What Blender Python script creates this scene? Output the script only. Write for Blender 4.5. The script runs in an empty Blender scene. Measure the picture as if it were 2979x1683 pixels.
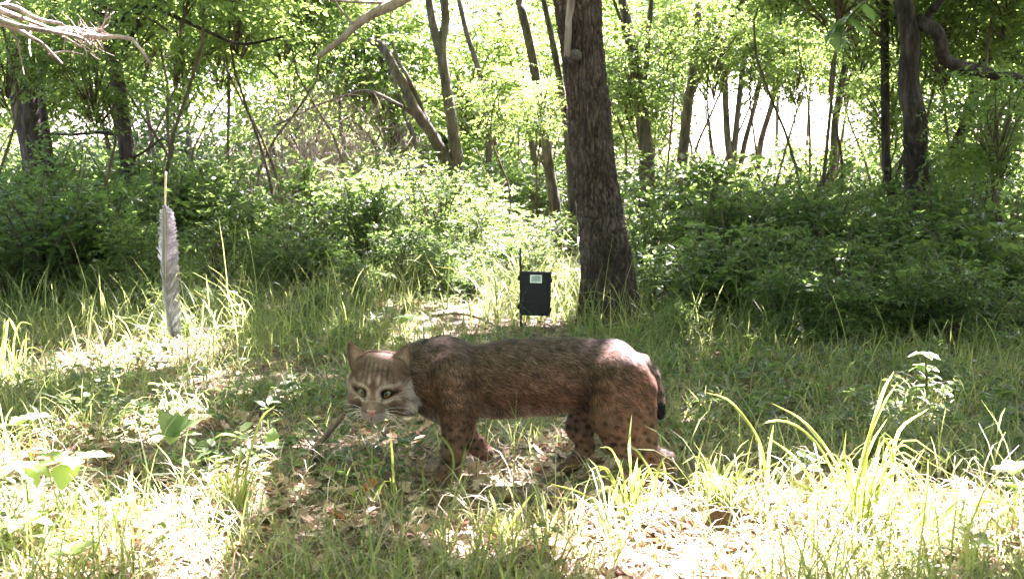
import bpy, math, random
import numpy as np
from mathutils import Vector
random.seed(7)
RNG = np.random.default_rng(11)
R = math.radians
scene = bpy.context.scene
COL = scene.collection

# ------------------------------------------------------------------ camera, sky, sun, exposure
PW, PH = 2979.0, 1683.0            # photograph size, used to turn pixels into rays
FPX = 2923.0                        # focal length in photograph pixels (hfov about 54 degrees)
CAMH = 1.02
PITCH = math.atan((841.5 - 477.0) / FPX)
cam_d = bpy.data.cameras.new('camera')
cam = bpy.data.objects.new('camera', cam_d)
COL.objects.link(cam)
cam.location = (0, 0, CAMH)
cam.rotation_euler = (math.pi / 2 - PITCH, 0, 0)
cam_d.sensor_width = 36.0
cam_d.lens = 36.0 * FPX / PW
cam_d.clip_start = 0.05
cam_d.clip_end = 3000
cam_d.dof.use_dof = True
cam_d.dof.focus_distance = 3.9
cam_d.dof.aperture_fstop = 8.0
scene.camera = cam

SUN_EL, SUN_AZ = R(54), R(30)       # azimuth from +Y (away from the camera) towards +X (right)
S = np.array([math.sin(SUN_AZ) * math.cos(SUN_EL), math.cos(SUN_AZ) * math.cos(SUN_EL), math.sin(SUN_EL)])
world = bpy.data.worlds.new('World')
scene.world = world
world.use_nodes = True
wn = world.node_tree
sky = wn.nodes.new('ShaderNodeTexSky')
sky.sky_type = 'NISHITA'
sky.sun_disc = False
sky.sun_elevation = SUN_EL
sky.sun_rotation = SUN_AZ
sky.dust_density = 2.5
bg = wn.nodes['Background']
bg.inputs['Strength'].default_value = 0.055
wn.links.new(sky.outputs[0], bg.inputs['Color'])
sun_d = bpy.data.lights.new('sun', 'SUN')
sun_d.energy = 5.0
sun_d.angle = R(0.53)
sun_d.color = (1.0, 0.95, 0.86)
sun = bpy.data.objects.new('sun', sun_d)
COL.objects.link(sun)
sun.rotation_euler = Vector(-S).to_track_quat('-Z', 'Y').to_euler()
vs = scene.view_settings
vs.view_transform = 'Standard'
vs.look = 'None'
vs.exposure = 4.75
vs.gamma = 1.0
vs.use_white_balance = True          # film balanced for the green light under the leaves
vs.white_balance_temperature = 6100
vs.white_balance_tint = 32
cy = scene.cycles
cy.max_bounces = 7
cy.diffuse_bounces = 4
cy.glossy_bounces = 2
cy.transmission_bounces = 5
cy.transparent_max_bounces = 4
cy.sample_clamp_indirect = 6.0
cy.caustics_reflective = False
cy.caustics_refractive = False

# ------------------------------------------------------------------ helpers
cp, sp = math.cos(PITCH), math.sin(PITCH)
def ray(px, py):
    u, v = (px - PW / 2) / FPX, (PH / 2 - py) / FPX
    return np.array([u, cp + v * sp, -sp + v * cp])
def at(px, py, Y):                  # point on the plane y = Y
    d = ray(px, py)
    return np.array([0, 0, CAMH]) + d * (Y / d[1])
def gnd(px, py):                    # point on the flat ground
    d = ray(px, py)
    return np.array([0, 0, CAMH]) + d * (-CAMH / d[2])
def mpp(Y):                         # metres per pixel at distance Y
    return Y / FPX

def hash2(i, j, s=0):
    h = np.sin(i * 127.1 + j * 311.7 + s * 74.7) * 43758.5453
    return h - np.floor(h)
def vnoise(x, y, s=0):
    xi, yi = np.floor(x), np.floor(y)
    fx, fy = x - xi, y - yi
    fx, fy = fx * fx * (3 - 2 * fx), fy * fy * (3 - 2 * fy)
    a, b = hash2(xi, yi, s), hash2(xi + 1, yi, s)
    c, d = hash2(xi, yi + 1, s), hash2(xi + 1, yi + 1, s)
    return (a + (b - a) * fx) * (1 - fy) + (c + (d - c) * fx) * fy
def fbm(x, y, s=0, o=3):
    t, a, n = 0, 0.5, 0
    for k in range(o):
        t = t + a * vnoise(x * 2 ** k, y * 2 ** k, s + k); n += a; a *= 0.5
    return t / n
def gz(x, y):                       # ground height
    x = np.asarray(x, float); y = np.asarray(y, float)
    near = np.exp(-((y - 3) / 14.0) ** 2 - (x / 14.0) ** 2)
    return (fbm(x * 1.3 + 5, y * 1.3, 3) - 0.5) * 0.05 * near

def mesh(name, V, F, smooth=True, col=None):
    V = np.asarray(V, np.float32); F = np.asarray(F, np.int32)
    me = bpy.data.meshes.new(name)
    me.vertices.add(len(V)); me.vertices.foreach_set('co', V.ravel())
    k = F.shape[1]
    me.loops.add(F.size); me.loops.foreach_set('vertex_index', F.ravel())
    me.polygons.add(len(F))
    me.polygons.foreach_set('loop_start', np.arange(0, F.size, k, dtype=np.int32))
    me.polygons.foreach_set('loop_total', np.full(len(F), k, np.int32))
    me.polygons.foreach_set('use_smooth', np.full(len(F), smooth, bool))
    if col is not None:
        a = me.color_attributes.new('Col', 'FLOAT_COLOR', 'POINT')
        c = np.ones((len(V), 4), np.float32); c[:, :3] = col
        a.data.foreach_set('color', c.ravel())
    me.update(calc_edges=True)
    return me
def obj(name, me, mat=None, parent=None, loc=None):
    o = bpy.data.objects.new(name, me)
    COL.objects.link(o)
    if mat is not None and me is not None and len(me.materials) == 0:
        me.materials.append(mat)
    if loc is not None: o.location = loc
    if parent is not None: o.parent = parent
    return o
def tag(o, label, cat, group=None):
    o['label'] = label; o['category'] = cat
    if group: o['group'] = group
    return o
def thing(name, label, cat, loc=(0, 0, 0), rz=0, group=None, scale=1):
    o = bpy.data.objects.new(name, None)
    COL.objects.link(o)
    o.empty_display_size = 0.1
    o.location = loc; o.rotation_euler = (0, 0, rz)
    o.scale = (scale,) * 3 if np.isscalar(scale) else scale
    return tag(o, label, cat, group)
def merge(parts):
    Vs, Fs, n = [], [], 0
    for V, F in parts:
        Vs.append(V); Fs.append(np.asarray(F) + n); n += len(V)
    return np.concatenate(Vs), np.concatenate(Fs)
def norm(a):
    return a / np.maximum(np.linalg.norm(a, axis=-1, keepdims=True), 1e-9)

def tube(P, r, sides=8, rough=0.0, seed=0, cap=True):
    """tapered tube through points P with radii r; quads"""
    P = np.asarray(P, float); r = np.asarray(r, float); n = len(P)
    T = norm(np.gradient(P, axis=0))
    ref = np.array([0.31, 0.95, 0.05]) if abs(T[0][2]) > 0.5 else np.array([0.05, 0.1, 1.0])
    A = norm(np.cross(T, ref)); B = np.cross(T, A)
    th = np.linspace(0, 2 * math.pi, sides, endpoint=False)
    rr = np.repeat(r[:, None], sides, 1)
    if rough:
        q = np.arange(n)[:, None] * 0.35; w = th[None, :]
        rr = rr * (1 + rough * (fbm(np.cos(w) * 1.6 + q + seed, np.sin(w) * 1.6 + q * 0.7, seed) - 0.5) * 2)
    V = P[:, None, :] + rr[..., None] * (np.cos(th)[None, :, None] * A[:, None, :] + np.sin(th)[None, :, None] * B[:, None, :])
    V = V.reshape(-1, 3)
    i = np.arange(n - 1)[:, None] * sides; j = np.arange(sides)[None, :]; j2 = (j + 1) % sides
    F = np.stack([i + j, i + j2, i + sides + j2, i + sides + j], -1).reshape(-1, 4)
    if cap:
        V = np.vstack([V, P[:1], P[-1:]]); c0, c1 = len(V) - 2, len(V) - 1
        a = np.arange(sides); b = (a + 1) % sides
        F = np.vstack([F, np.stack([a, np.full(sides, c0), np.full(sides, c0), b], -1) if False else np.stack([b, a, np.full(sides, c0), np.full(sides, c0)], -1)[:, [0, 1, 2, 2]]]) if False else F
        L = (n - 1) * sides
        F = np.vstack([F, np.stack([b, a, np.full(sides, c0), b], -1)[:0]])
        # caps as degenerate-free quads: pair of neighbouring sides per quad (sides is even)
        e = np.arange(0, sides, 2)
        F = np.vstack([F, np.stack([(e + 2) % sides, e + 1, e, np.full(len(e), c0)], -1),
                       np.stack([L + e, L + e + 1, L + (e + 2) % sides, np.full(len(e), c1)], -1)])
    return V, F
def smooth_path(P, n):
    """Catmull-Rom through P, n samples"""
    P = np.asarray(P, float)
    Q = np.vstack([2 * P[0] - P[1], P, 2 * P[-1] - P[-2]])
    t = np.linspace(0, len(P) - 1 - 1e-6, n); i = t.astype(int); f = (t - i)[:, None]
    a, b, c, d = Q[i], Q[i + 1], Q[i + 2], Q[i + 3]
    return 0.5 * (2 * b + (c - a) * f + (2 * a - 5 * b + 4 * c - d) * f ** 2 + (3 * b - a - 3 * c + d) * f ** 3)

LEAF_V = np.array([[0, 0, 0], [.28, .20, .05], [.66, .19, .05], [1, 0, -.08], [.66, -.19, .05], [.28, -.20, .05]])
LEAF_F = np.array([[0, 3, 2, 1], [0, 5, 4, 3]])
def scatter(tv, tf, pos, fwd, up, size, wid=1.0):
    fwd = norm(fwd); side = norm(np.cross(up, fwd)); up2 = np.cross(fwd, side)
    n, k = len(pos), len(tv)
    size = np.broadcast_to(size, (n,)); wid = np.broadcast_to(wid, (n,))
    V = pos[:, None, :] + size[:, None, None] * (tv[None, :, 0:1] * fwd[:, None, :] + wid[:, None, None] * tv[None, :, 1:2] * side[:, None, :] + tv[None, :, 2:3] * up2[:, None, :])
    F = tf[None] + (np.arange(n) * k)[:, None, None]
    return V.reshape(-1, 3), F.reshape(-1, tf.shape[1])
def rdir(n, rng=RNG):
    return norm(rng.normal(size=(n, 3)))

def sprays(cent, outward, nleaf, leaf, rng=RNG, spread=0.22, droop=0.25, tilt=0.35):
    """leafy twigs: each centre gets a flattish fan of nleaf leaves along a short twig"""
    n = len(cent)
    ax = norm(outward * np.array([1, 1, .35]) + rng.normal(size=(n, 3)) * np.array([.5, .5, .18]) + np.array([0, 0, -droop * .4]))
    upv = norm(np.array([0, 0, 1.0]) + rng.normal(size=(n, 3)) * tilt)
    sd = norm(np.cross(upv, ax))
    t = (np.arange(nleaf)[None] + rng.random((n, nleaf))) / nleaf
    sgn = np.where((np.arange(nleaf)[None] + rng.integers(0, 2, (n, 1))) % 2 == 0, 1.0, -1.0)
    pos = cent[:, None] + ax[:, None] * (t * spread * 2 - spread)[..., None]
    pos = pos + np.array([0, 0, -1]) * (t ** 2 * droop * spread)[..., None]
    fw = ax[:, None] * (.45 + .5 * t[..., None]) + sd[:, None] * (sgn * (1.05 - .7 * t))[..., None] + rng.normal(size=(n, nleaf, 3)) * .28
    fw[..., 2] -= droop * rng.random((n, nleaf)) * 1.3
    up = upv[:, None] + rng.normal(size=(n, nleaf, 3)) * .3
    sz = leaf * (.6 + .7 * rng.random((n, nleaf)))
    return scatter(LEAF_V, LEAF_F, pos.reshape(-1, 3), fw.reshape(-1, 3), up.reshape(-1, 3), sz.ravel())

# ------------------------------------------------------------------ materials
def new_mat(name):
    m = bpy.data.materials.new(name); m.use_nodes = True
    nt = m.node_tree; b = nt.nodes['Principled BSDF']
    return m, nt, b, nt.links
def ramp(nt, stops, fac):
    r = nt.nodes.new('ShaderNodeValToRGB')
    while len(r.color_ramp.elements) < len(stops): r.color_ramp.elements.new(0.5)
    for e, (p, c) in zip(r.color_ramp.elements, stops):
        e.position = p; e.color = (*c, 1)
    nt.links.new(fac, r.inputs[0]); return r
def leaf_mat(name, dark, mid, light, trans, tfac=0.5, rough=0.42, spec=0.35, objrand=0.25):
    m, nt, b, L = new_mat(name)
    g = nt.nodes.new('ShaderNodeNewGeometry'); oi = nt.nodes.new('ShaderNodeObjectInfo')
    mx = nt.nodes.new('ShaderNodeMath'); mx.operation = 'MULTIPLY_ADD'
    L.new(oi.outputs['Random'], mx.inputs[0]); mx.inputs[1].default_value = objrand
    ml = nt.nodes.new('ShaderNodeMath'); ml.operation = 'MULTIPLY'; ml.inputs[1].default_value = 1 - objrand
    L.new(g.outputs['Random Per Island'], ml.inputs[0]); L.new(ml.outputs[0], mx.inputs[2])
    r = ramp(nt, [(0.05, dark), (0.5, mid), (0.97, light)], mx.outputs[0])
    L.new(r.outputs[0], b.inputs['Base Color'])
    b.inputs['Roughness'].default_value = rough
    b.inputs['Specular IOR Level'].default_value = spec
    t = nt.nodes.new('ShaderNodeBsdfTranslucent')
    r2 = ramp(nt, [(0.05, tuple(c * .7 for c in trans)), (0.6, trans), (1.0, (min(1, trans[0] * 1.35), min(1, trans[1] * 1.15), trans[2]))], mx.outputs[0])
    L.new(r2.outputs[0], t.inputs['Color'])
    mix = nt.nodes.new('ShaderNodeMixShader'); mix.inputs[0].default_value = tfac
    L.new(b.outputs[0], mix.inputs[1]); L.new(t.outputs[0], mix.inputs[2])
    L.new(mix.outputs[0], nt.nodes['Material Output'].inputs['Surface'])
    return m
M = {}
M['leaf'] = leaf_mat('leaf', (.034, .060, .022), (.056, .094, .034), (.100, .135, .045), (.29, .43, .09), tfac=.5)
M['shrub'] = leaf_mat('shrub_leaf', (.036, .056, .024), (.060, .090, .038), (.100, .130, .050), (.22, .35, .08), tfac=.45)
M['grass'] = leaf_mat('grass', (.050, .078, .026), (.085, .120, .042), (.17, .175, .075), (.40, .48, .15), tfac=.5, objrand=0)
M['blade'] = leaf_mat('broad_blade', (.07, .11, .025), (.10, .15, .035), (.14, .18, .05), (.42, .50, .10), tfac=.5, spec=.5, rough=.35)
M['herb'] = leaf_mat('herb_leaf', (.09, .15, .05), (.12, .19, .065), (.15, .22, .08), (.50, .64, .20), tfac=.55, spec=.5)
M['litter'] = leaf_mat('dry_leaf', (.10, .058, .040), (.31, .205, .145), (.56, .43, .34), (.34, .20, .12), tfac=.2, rough=.7, spec=.2, objrand=0)
M['straw'] = leaf_mat('dry_straw', (.20, .16, .10), (.32, .27, .18), (.46, .41, .30), (.35, .28, .16), tfac=.25, rough=.6, objrand=0)

def bark_mat(name, c0, c1, c2, sc=1.0, bump=0.6):
    m, nt, b, L = new_mat(name)
    tc = nt.nodes.new('ShaderNodeTexCoord'); mp = nt.nodes.new('ShaderNodeMapping')
    mp.inputs['Scale'].default_value = (22 * sc, 22 * sc, 4.5 * sc)
    L.new(tc.outputs['Object'], mp.inputs[0])
    n1 = nt.nodes.new('ShaderNodeTexNoise'); n1.inputs['Scale'].default_value = 1.0; n1.inputs['Detail'].default_value = 5; n1.inputs['Roughness'].default_value = .65
    L.new(mp.outputs[0], n1.inputs['Vector'])
    n2 = nt.nodes.new('ShaderNodeTexNoise'); n2.inputs['Scale'].default_value = 3.0; n2.inputs['Detail'].default_value = 3
    L.new(tc.outputs['Object'], n2.inputs['Vector'])
    ad = nt.nodes.new('ShaderNodeMath'); ad.operation = 'MULTIPLY_ADD'; ad.inputs[1].default_value = .45
    L.new(n2.outputs[0], ad.inputs[0]); L.new(n1.outputs[0], ad.inputs[2])
    r = ramp(nt, [(.50, c0), (.70, c1), (.92, c2)], ad.outputs[0])
    L.new(r.outputs[0], b.inputs['Base Color']); b.inputs['Roughness'].default_value = .9
    b.inputs['Specular IOR Level'].default_value = .15
    bp = nt.nodes.new('ShaderNodeBump'); bp.inputs['Strength'].default_value = bump; bp.inputs['Distance'].default_value = .02
    L.new(n1.outputs[0], bp.inputs['Height']); L.new(bp.outputs[0], b.inputs['Normal'])
    return m
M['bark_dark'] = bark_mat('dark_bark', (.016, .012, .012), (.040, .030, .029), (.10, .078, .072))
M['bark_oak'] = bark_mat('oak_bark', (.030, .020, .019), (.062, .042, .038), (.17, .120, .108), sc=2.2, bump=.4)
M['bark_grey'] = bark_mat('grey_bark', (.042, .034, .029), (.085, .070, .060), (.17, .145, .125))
M['deadwood'] = bark_mat('dead_wood', (.10, .075, .065), (.24, .185, .165), (.42, .34, .31))
M['stem'] = bark_mat('shrub_stem', (.05, .035, .028), (.10, .075, .055), (.18, .14, .10))

def flat_mat(name, c, rough=.5, spec=.5):
    m, nt, b, L = new_mat(name)
    n = nt.nodes.new('ShaderNodeTexNoise'); n.inputs['Scale'].default_value = 40; n.inputs['Detail'].default_value = 4
    tc = nt.nodes.new('ShaderNodeTexCoord'); L.new(tc.outputs['Object'], n.inputs['Vector'])
    r = ramp(nt, [(.3, tuple(x * .8 for x in c)), (.7, tuple(min(1, x * 1.15) for x in c))], n.outputs[0])
    L.new(r.outputs[0], b.inputs['Base Color'])
    b.inputs['Roughness'].default_value = rough; b.inputs['Specular IOR Level'].default_value = spec
    return m
M['black'] = flat_mat('black_plastic', (.010, .010, .014), .55, .4)
M['stake'] = flat_mat('dark_steel', (.018, .016, .017), .6, .4)
M['paper'] = flat_mat('white_label', (.86, .86, .86), .6)
M['print'] = flat_mat('grey_print', (.42, .45, .50), .6)
def col_mat(name, rough=.75, spec=.2, trans=0.0):
    m, nt, b, L = new_mat(name)
    a = nt.nodes.new('ShaderNodeVertexColor'); a.layer_name = 'Col'
    L.new(a.outputs[0], b.inputs['Base Color'])
    b.inputs['Roughness'].default_value = rough; b.inputs['Specular IOR Level'].default_value = spec
    if trans:
        t = nt.nodes.new('ShaderNodeBsdfTranslucent'); L.new(a.outputs[0], t.inputs[0])
        mix = nt.nodes.new('ShaderNodeMixShader'); mix.inputs[0].default_value = trans
        L.new(b.outputs[0], mix.inputs[1]); L.new(t.outputs[0], mix.inputs[2])
        L.new(mix.outputs[0], nt.nodes['Material Output'].inputs['Surface'])
    return m
M['skin'] = col_mat('cat_coat_base', .85, .1)
M['fur'] = col_mat('cat_fur', .55, .25, .25)
M['feather'] = col_mat('feather_vane', .6, .3, .3)

# ------------------------------------------------------------------ ground
def build_ground():
    a = np.concatenate([-np.geomspace(.06, 900, 150)[::-1] ** 1.0, [0], np.geomspace(.06, 900, 150)])
    xs = a; ys = a + 3.5
    X, Y = np.meshgrid(xs, ys, indexing='ij')
    V = np.stack([X, Y, gz(X, Y)], -1).reshape(-1, 3)
    n = len(ys); i = np.arange(len(xs) - 1)[:, None] * n + np.arange(n - 1)[None]
    F = np.stack([i, i + n, i + n + 1, i + 1], -1).reshape(-1, 4)
    m, nt, b, L = new_mat('forest_floor')
    tc = nt.nodes.new('ShaderNodeTexCoord')
    n1 = nt.nodes.new('ShaderNodeTexNoise'); n1.inputs['Scale'].default_value = 26; n1.inputs['Detail'].default_value = 6; n1.inputs['Roughness'].default_value = .7
    n2 = nt.nodes.new('ShaderNodeTexNoise'); n2.inputs['Scale'].default_value = .9; n2.inputs['Detail'].default_value = 4
    L.new(tc.outputs['Object'], n1.inputs['Vector']); L.new(tc.outputs['Object'], n2.inputs['Vector'])
    r1 = ramp(nt, [(.3, (.045, .032, .022)), (.5, (.12, .085, .06)), (.72, (.28, .21, .15))], n1.outputs[0])
    r2 = ramp(nt, [(.35, (.05, .085, .02)), (.65, (.14, .16, .05))], n1.outputs[0])
    mx = nt.nodes.new('ShaderNodeMixRGB')
    mr = nt.nodes.new('ShaderNodeMapRange'); mr.inputs[1].default_value = .42; mr.inputs[2].default_value = .62
    L.new(n2.outputs[0], mr.inputs[0]); L.new(mr.outputs[0], mx.inputs[0])
    L.new(r1.outputs[0], mx.inputs[1]); L.new(r2.outputs[0], mx.inputs[2])
    L.new(mx.outputs[0], b.inputs['Base Color']); b.inputs['Roughness'].default_value = .95
    bp = nt.nodes.new('ShaderNodeBump'); bp.inputs['Strength'].default_value = .8; bp.inputs['Distance'].default_value = .03
    L.new(n1.outputs[0], bp.inputs['Height']); L.new(bp.outputs[0], b.inputs['Normal'])
    o = obj('ground', mesh('ground', V, F), m); o['kind'] = 'structure'
build_ground()

# ------------------------------------------------------------------ where sunlight reaches the forest floor
def lit_xy(p):                      # slide a point down the sun ray to the floor
    p = np.asarray(p, float)
    return p[..., :2] - S[:2] * (p[..., 2:3] / S[2])
LIT = []                            # (x, y, rx, ry, strength): openings in the canopy, as spots on the floor
def open_ground(px, py, wpx, hpx, s=1.0):
    c = gnd(px, py); e = gnd(px + wpx, py); f = gnd(px, max(py - hpx, 500)); g = gnd(px, py + hpx)
    LIT.append((c[0], c[1], abs(e[0] - c[0]), max(abs(f[1] - g[1]) / 2, .05), s))
def open_point(px, py, Y, rad, s=1.0):
    x, y = lit_xy(at(px, py, Y)); LIT.append((x, y, rad, rad, s))
open_ground(2150, 1620, 620, 130); open_ground(2550, 1520, 330, 110); open_ground(1800, 1500, 230, 55, .9)
open_ground(2900, 1560, 260, 140); open_ground(2050, 1440, 240, 40, .8); open_ground(1420, 1590, 240, 70, .75)
open_ground(1450, 1398, 90, 20); open_ground(1540, 1315, 190, 26, .75); open_ground(1150, 1290, 110, 30, .7); open_ground(2050, 1230, 90, 30, .5); open_ground(700, 1130, 200, 30, .6); open_ground(470, 1035, 190, 45, .9); open_ground(250, 1060, 120, 30, .8)
open_ground(100, 1330, 180, 60, .7); open_ground(480, 1230, 120, 50, .8); open_ground(820, 1340, 120, 40, .6)
open_ground(1000, 1560, 200, 40, .6); open_ground(700, 1500, 160, 40, .4)
open_ground(1420, 880, 130, 60); open_ground(1560, 930, 120, 25, .9); open_ground(1280, 930, 120, 30, .7)
open_ground(1190, 985, 60, 18, .9); open_ground(2030, 1030, 120, 18, .5); open_ground(1920, 950, 60, 20, .5)
open_point(1790, 1005, 3.2, .09, .28); open_point(1110, 1000, 3.14, .07, .7); open_point(1320, 1100, 3.12, .045, .3)
open_point(1225, 1130, 3.08, .05, .9); open_point(2390, 740, 8, .35, .9); open_point(1900, 1060, 3.2, .05, .5)
open_point(2690, 1035, float(gnd(2690, 1180)[1]), .16, 1.0); open_point(120, 80, 3.0, .28, .95)
for _x, _y, _f in ((85, 1215, 1480), (70, 1352, 1560), (210, 1335, 1580), (330, 1465, 1620), (80, 1510, 1660), (505, 1220, 1400), (790, 1265, 1360), (690, 900, 1010), (1190, 950, 1015), (2945, 1390, 1560)):
    open_point(_x, _y, float(gnd(_x, _f)[1]), .085, .95)
def light_amount(x, y):
    v = np.zeros_like(x)
    for cx, cy_, rx, ry, s in LIT:
        q = ((x - cx) / rx) ** 2 + ((y - cy_) / ry) ** 2
        v = np.maximum(v, s * np.clip(1.6 - q * 1.0, 0, 1))
    dap = np.clip((fbm(x * 1.9 + 3.3, y * 1.9 + 8.1, 21, 3) - .60 + .09 * np.clip((y - 4.6) / 1.5, 0, 1)) * 7, 0, 1)
    left = np.clip((at(1300, 1400, 3.2)[0] - x) / .5, 0, 1) * np.clip((5.2 - y) / .6, 0, 1)
    dap = np.maximum(dap, left * np.clip((fbm(x * 4.2 + 1.1, y * 4.2 + 2.7, 33, 3) - .43) * 6, 0, 1) * 1.4)
    back = np.clip((y - 6.5) / 4.0, 0, 1)                      # the wood thins out towards the clearing behind
    side = np.clip((np.abs(x) - 1.2 - .12 * y) / 2.2, 0, 1)
    base = .6 * dap + back * (.85 - .45 * side) * np.clip((fbm(x * .8 + 1.7, y * .8 + 4.4, 5, 2) - .25) * 3, 0, 1)
    dark = np.clip(1 - ((x - 2.6) / 1.7) ** 2 - ((y - 5.3) / 2.1) ** 2, 0, 1)
    return np.clip(np.maximum(v, base * (1 - dark)), 0, 1)

# ------------------------------------------------------------------ trees
def path_px(pts, Y):
    return np.array([at(x, y, Y) for x, y in pts])
def trunk_mesh(name, P, r0, r1, rough=.12, sides=12, n=26, seed=0, flare=True):
    P = smooth_path(P, n)
    t = np.linspace(0, 1, n)
    r = r0 + (r1 - r0) * t
    if flare: r = r * (1 + .5 * np.exp(-t * 26))
    return tube(P, r, sides, rough, seed)
def to_local(V, loc):
    return V - np.asarray(loc)[None]

def crown_points(n, rad, rng, layers=5, bottom=-1.0):
    """points in an uneven, layered ellipsoid of boughs"""
    k = 26
    bc = rdir(k, rng) * (rng.random((k, 1)) ** .4) * np.array(rad) * .8
    bc[:, 2] = np.maximum(bc[:, 2], bottom * rad[2])
    pick = rng.integers(0, k, n)
    p = bc[pick] + rng.normal(size=(n, 3)) * np.array(rad) * np.array([.24, .24, .10])
    return p
CROWNS = []
def make_crown(seed, rad, n, leaf, nleaf=9, twigs=60, mat='leaf'):
    rng = np.random.default_rng(seed)
    c = crown_points(n, rad, rng)
    out = norm(c * np.array([1, 1, .3]) + 1e-3)
    V, F = sprays(c, out, nleaf, leaf, rng, spread=leaf * 2.3)
    return mesh('foliage', V, F, smooth=False)
def make_twigs(seed, rad, n, r):
    rng = np.random.default_rng(seed + 500)
    c = crown_points(n, rad, rng); parts = []
    for q in c:
        a = np.array([q[0] * .15, q[1] * .15, -rad[2] * .9 + .5 * (q[2] + rad[2] * .9)])
        m = (a + q) / 2 + np.array([0, 0, .12 * rad[2]]) + rng.normal(size=3) * .06
        parts.append(tube(smooth_path([a, m, q], 6), np.linspace(r, r * .25, 6), 6))
    return mesh('boughs', *merge(parts))
SAPS = [(make_crown(100 + i, (1.25, 1.25, 1.5), 420, .100), make_twigs(100 + i, (1.25, 1.25, 1.5), 26, .016)) for i in range(5)]
TOPS = [make_crown(200 + i, (2.4, 2.4, 2.2), 240, .16, nleaf=7) for i in range(3)]

def gaps_crown(name, parent, ploc, cx, cy_, rx, ry, z0, z1, n, leaf, seed, keep_all=False):
    """crown whose gaps let the sun through where the floor is lit"""
    rng = np.random.default_rng(seed)
    g = np.stack([cx + (rng.random(n * 2) * 2 - 1) * rx, cy_ + (rng.random(n * 2) * 2 - 1) * ry], -1)
    q = ((g[:, 0] - cx) / rx) ** 2 + ((g[:, 1] - cy_) / ry) ** 2
    g = g[q < 1.0]
    z = z0 + rng.random(len(g)) * (z1 - z0)
    p = np.stack([g[:, 0], g[:, 1], z], -1)
    # one leafy twig at a time: leave it out when it would shade an opening
    f = lit_xy(p)
    keep = rng.random(len(p)) > light_amount(f[:, 0], f[:, 1]) * 1.06
    p = p[keep]
    V, F = sprays(p, norm(np.stack([p[:, 0] - cx, p[:, 1] - cy_, p[:, 2] * 0], -1) + 1e-3), 6, leaf, rng, spread=leaf * 1.1)
    V = V.reshape(-1, 6, 3); f = lit_xy(V.mean(1)); a = light_amount(f[:, 0], f[:, 1])
    V = V[rng.random(len(V)) > np.clip(a * 1.25 - .1, 0, 1)]
    F = (LEAF_F[None] + (np.arange(len(V)) * 6)[:, None, None]).reshape(-1, 4)
    return obj('crown', mesh('crown', to_local(V.reshape(-1, 3), ploc), F, smooth=False), M['leaf'], parent)

def tree(label, stems, Y, mat='bark_grey', top=None, top_z=6.5, group=None, seed=0, cat='tree', twigs=True, name='tree', extend=7.5):
    """stems: list of (pixel path from the foot up, base width px, top width px). First stem is the trunk."""
    base = at(*stems[0][0][0], Y)
    loc = np.array([base[0], Y, 0.0]); loc[2] = float(gz(loc[0], Y))
    t = thing(name, label, cat, loc, group=group)
    for k, (pts, w0, w1) in enumerate(stems):
        P = path_px(pts, Y)
        if k == 0:
            if P[0][2] > .05: P = np.vstack([[P[0][0] - (P[1][0] - P[0][0]) * .25, Y, -.12], P])
        d = norm((P[-1] - P[-2])[None])[0]
        rw = [w0 * mpp(Y) / 2, w1 * mpp(Y) / 2]
        if pts[-1][1] < 25:                                     # runs on above the picture
            up = norm((d + np.array([0, 0, .5]))[None])[0]
            P = np.vstack([P, P[-1] + d * .8, P[-1] + d * .8 + up * max(.8, extend * .25), P[-1] + d * .8 + up * max(1.2, extend * .45)])
            rw[1] *= .55
        rs = np.random.default_rng(seed * 31 + k)
        P = P + np.concatenate([np.zeros((1, 3)), rs.normal(size=(len(P) - 1, 3)) * np.array([0, .05, 0])])
        V, F = trunk_mesh('trunk', P, rw[0], rw[1], seed=seed + k, n=34, flare=(k == 0))
        obj('trunk' if k == 0 else 'limb', mesh('trunk', to_local(V, loc), F), M[mat], t)
    if top is not None:
        tx = P[-1]
        c = obj('crown', TOPS[top % 3], M['leaf'], t)
        c.location = (tx[0] - loc[0], tx[1] - loc[1], top_z - loc[2]); c.rotation_euler = (0, 0, seed * 1.3); 
        s_ = .75 + .3 * ((seed * 37) % 10) / 10; c.scale = (s_, s_, s_)
    return t, loc

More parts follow.
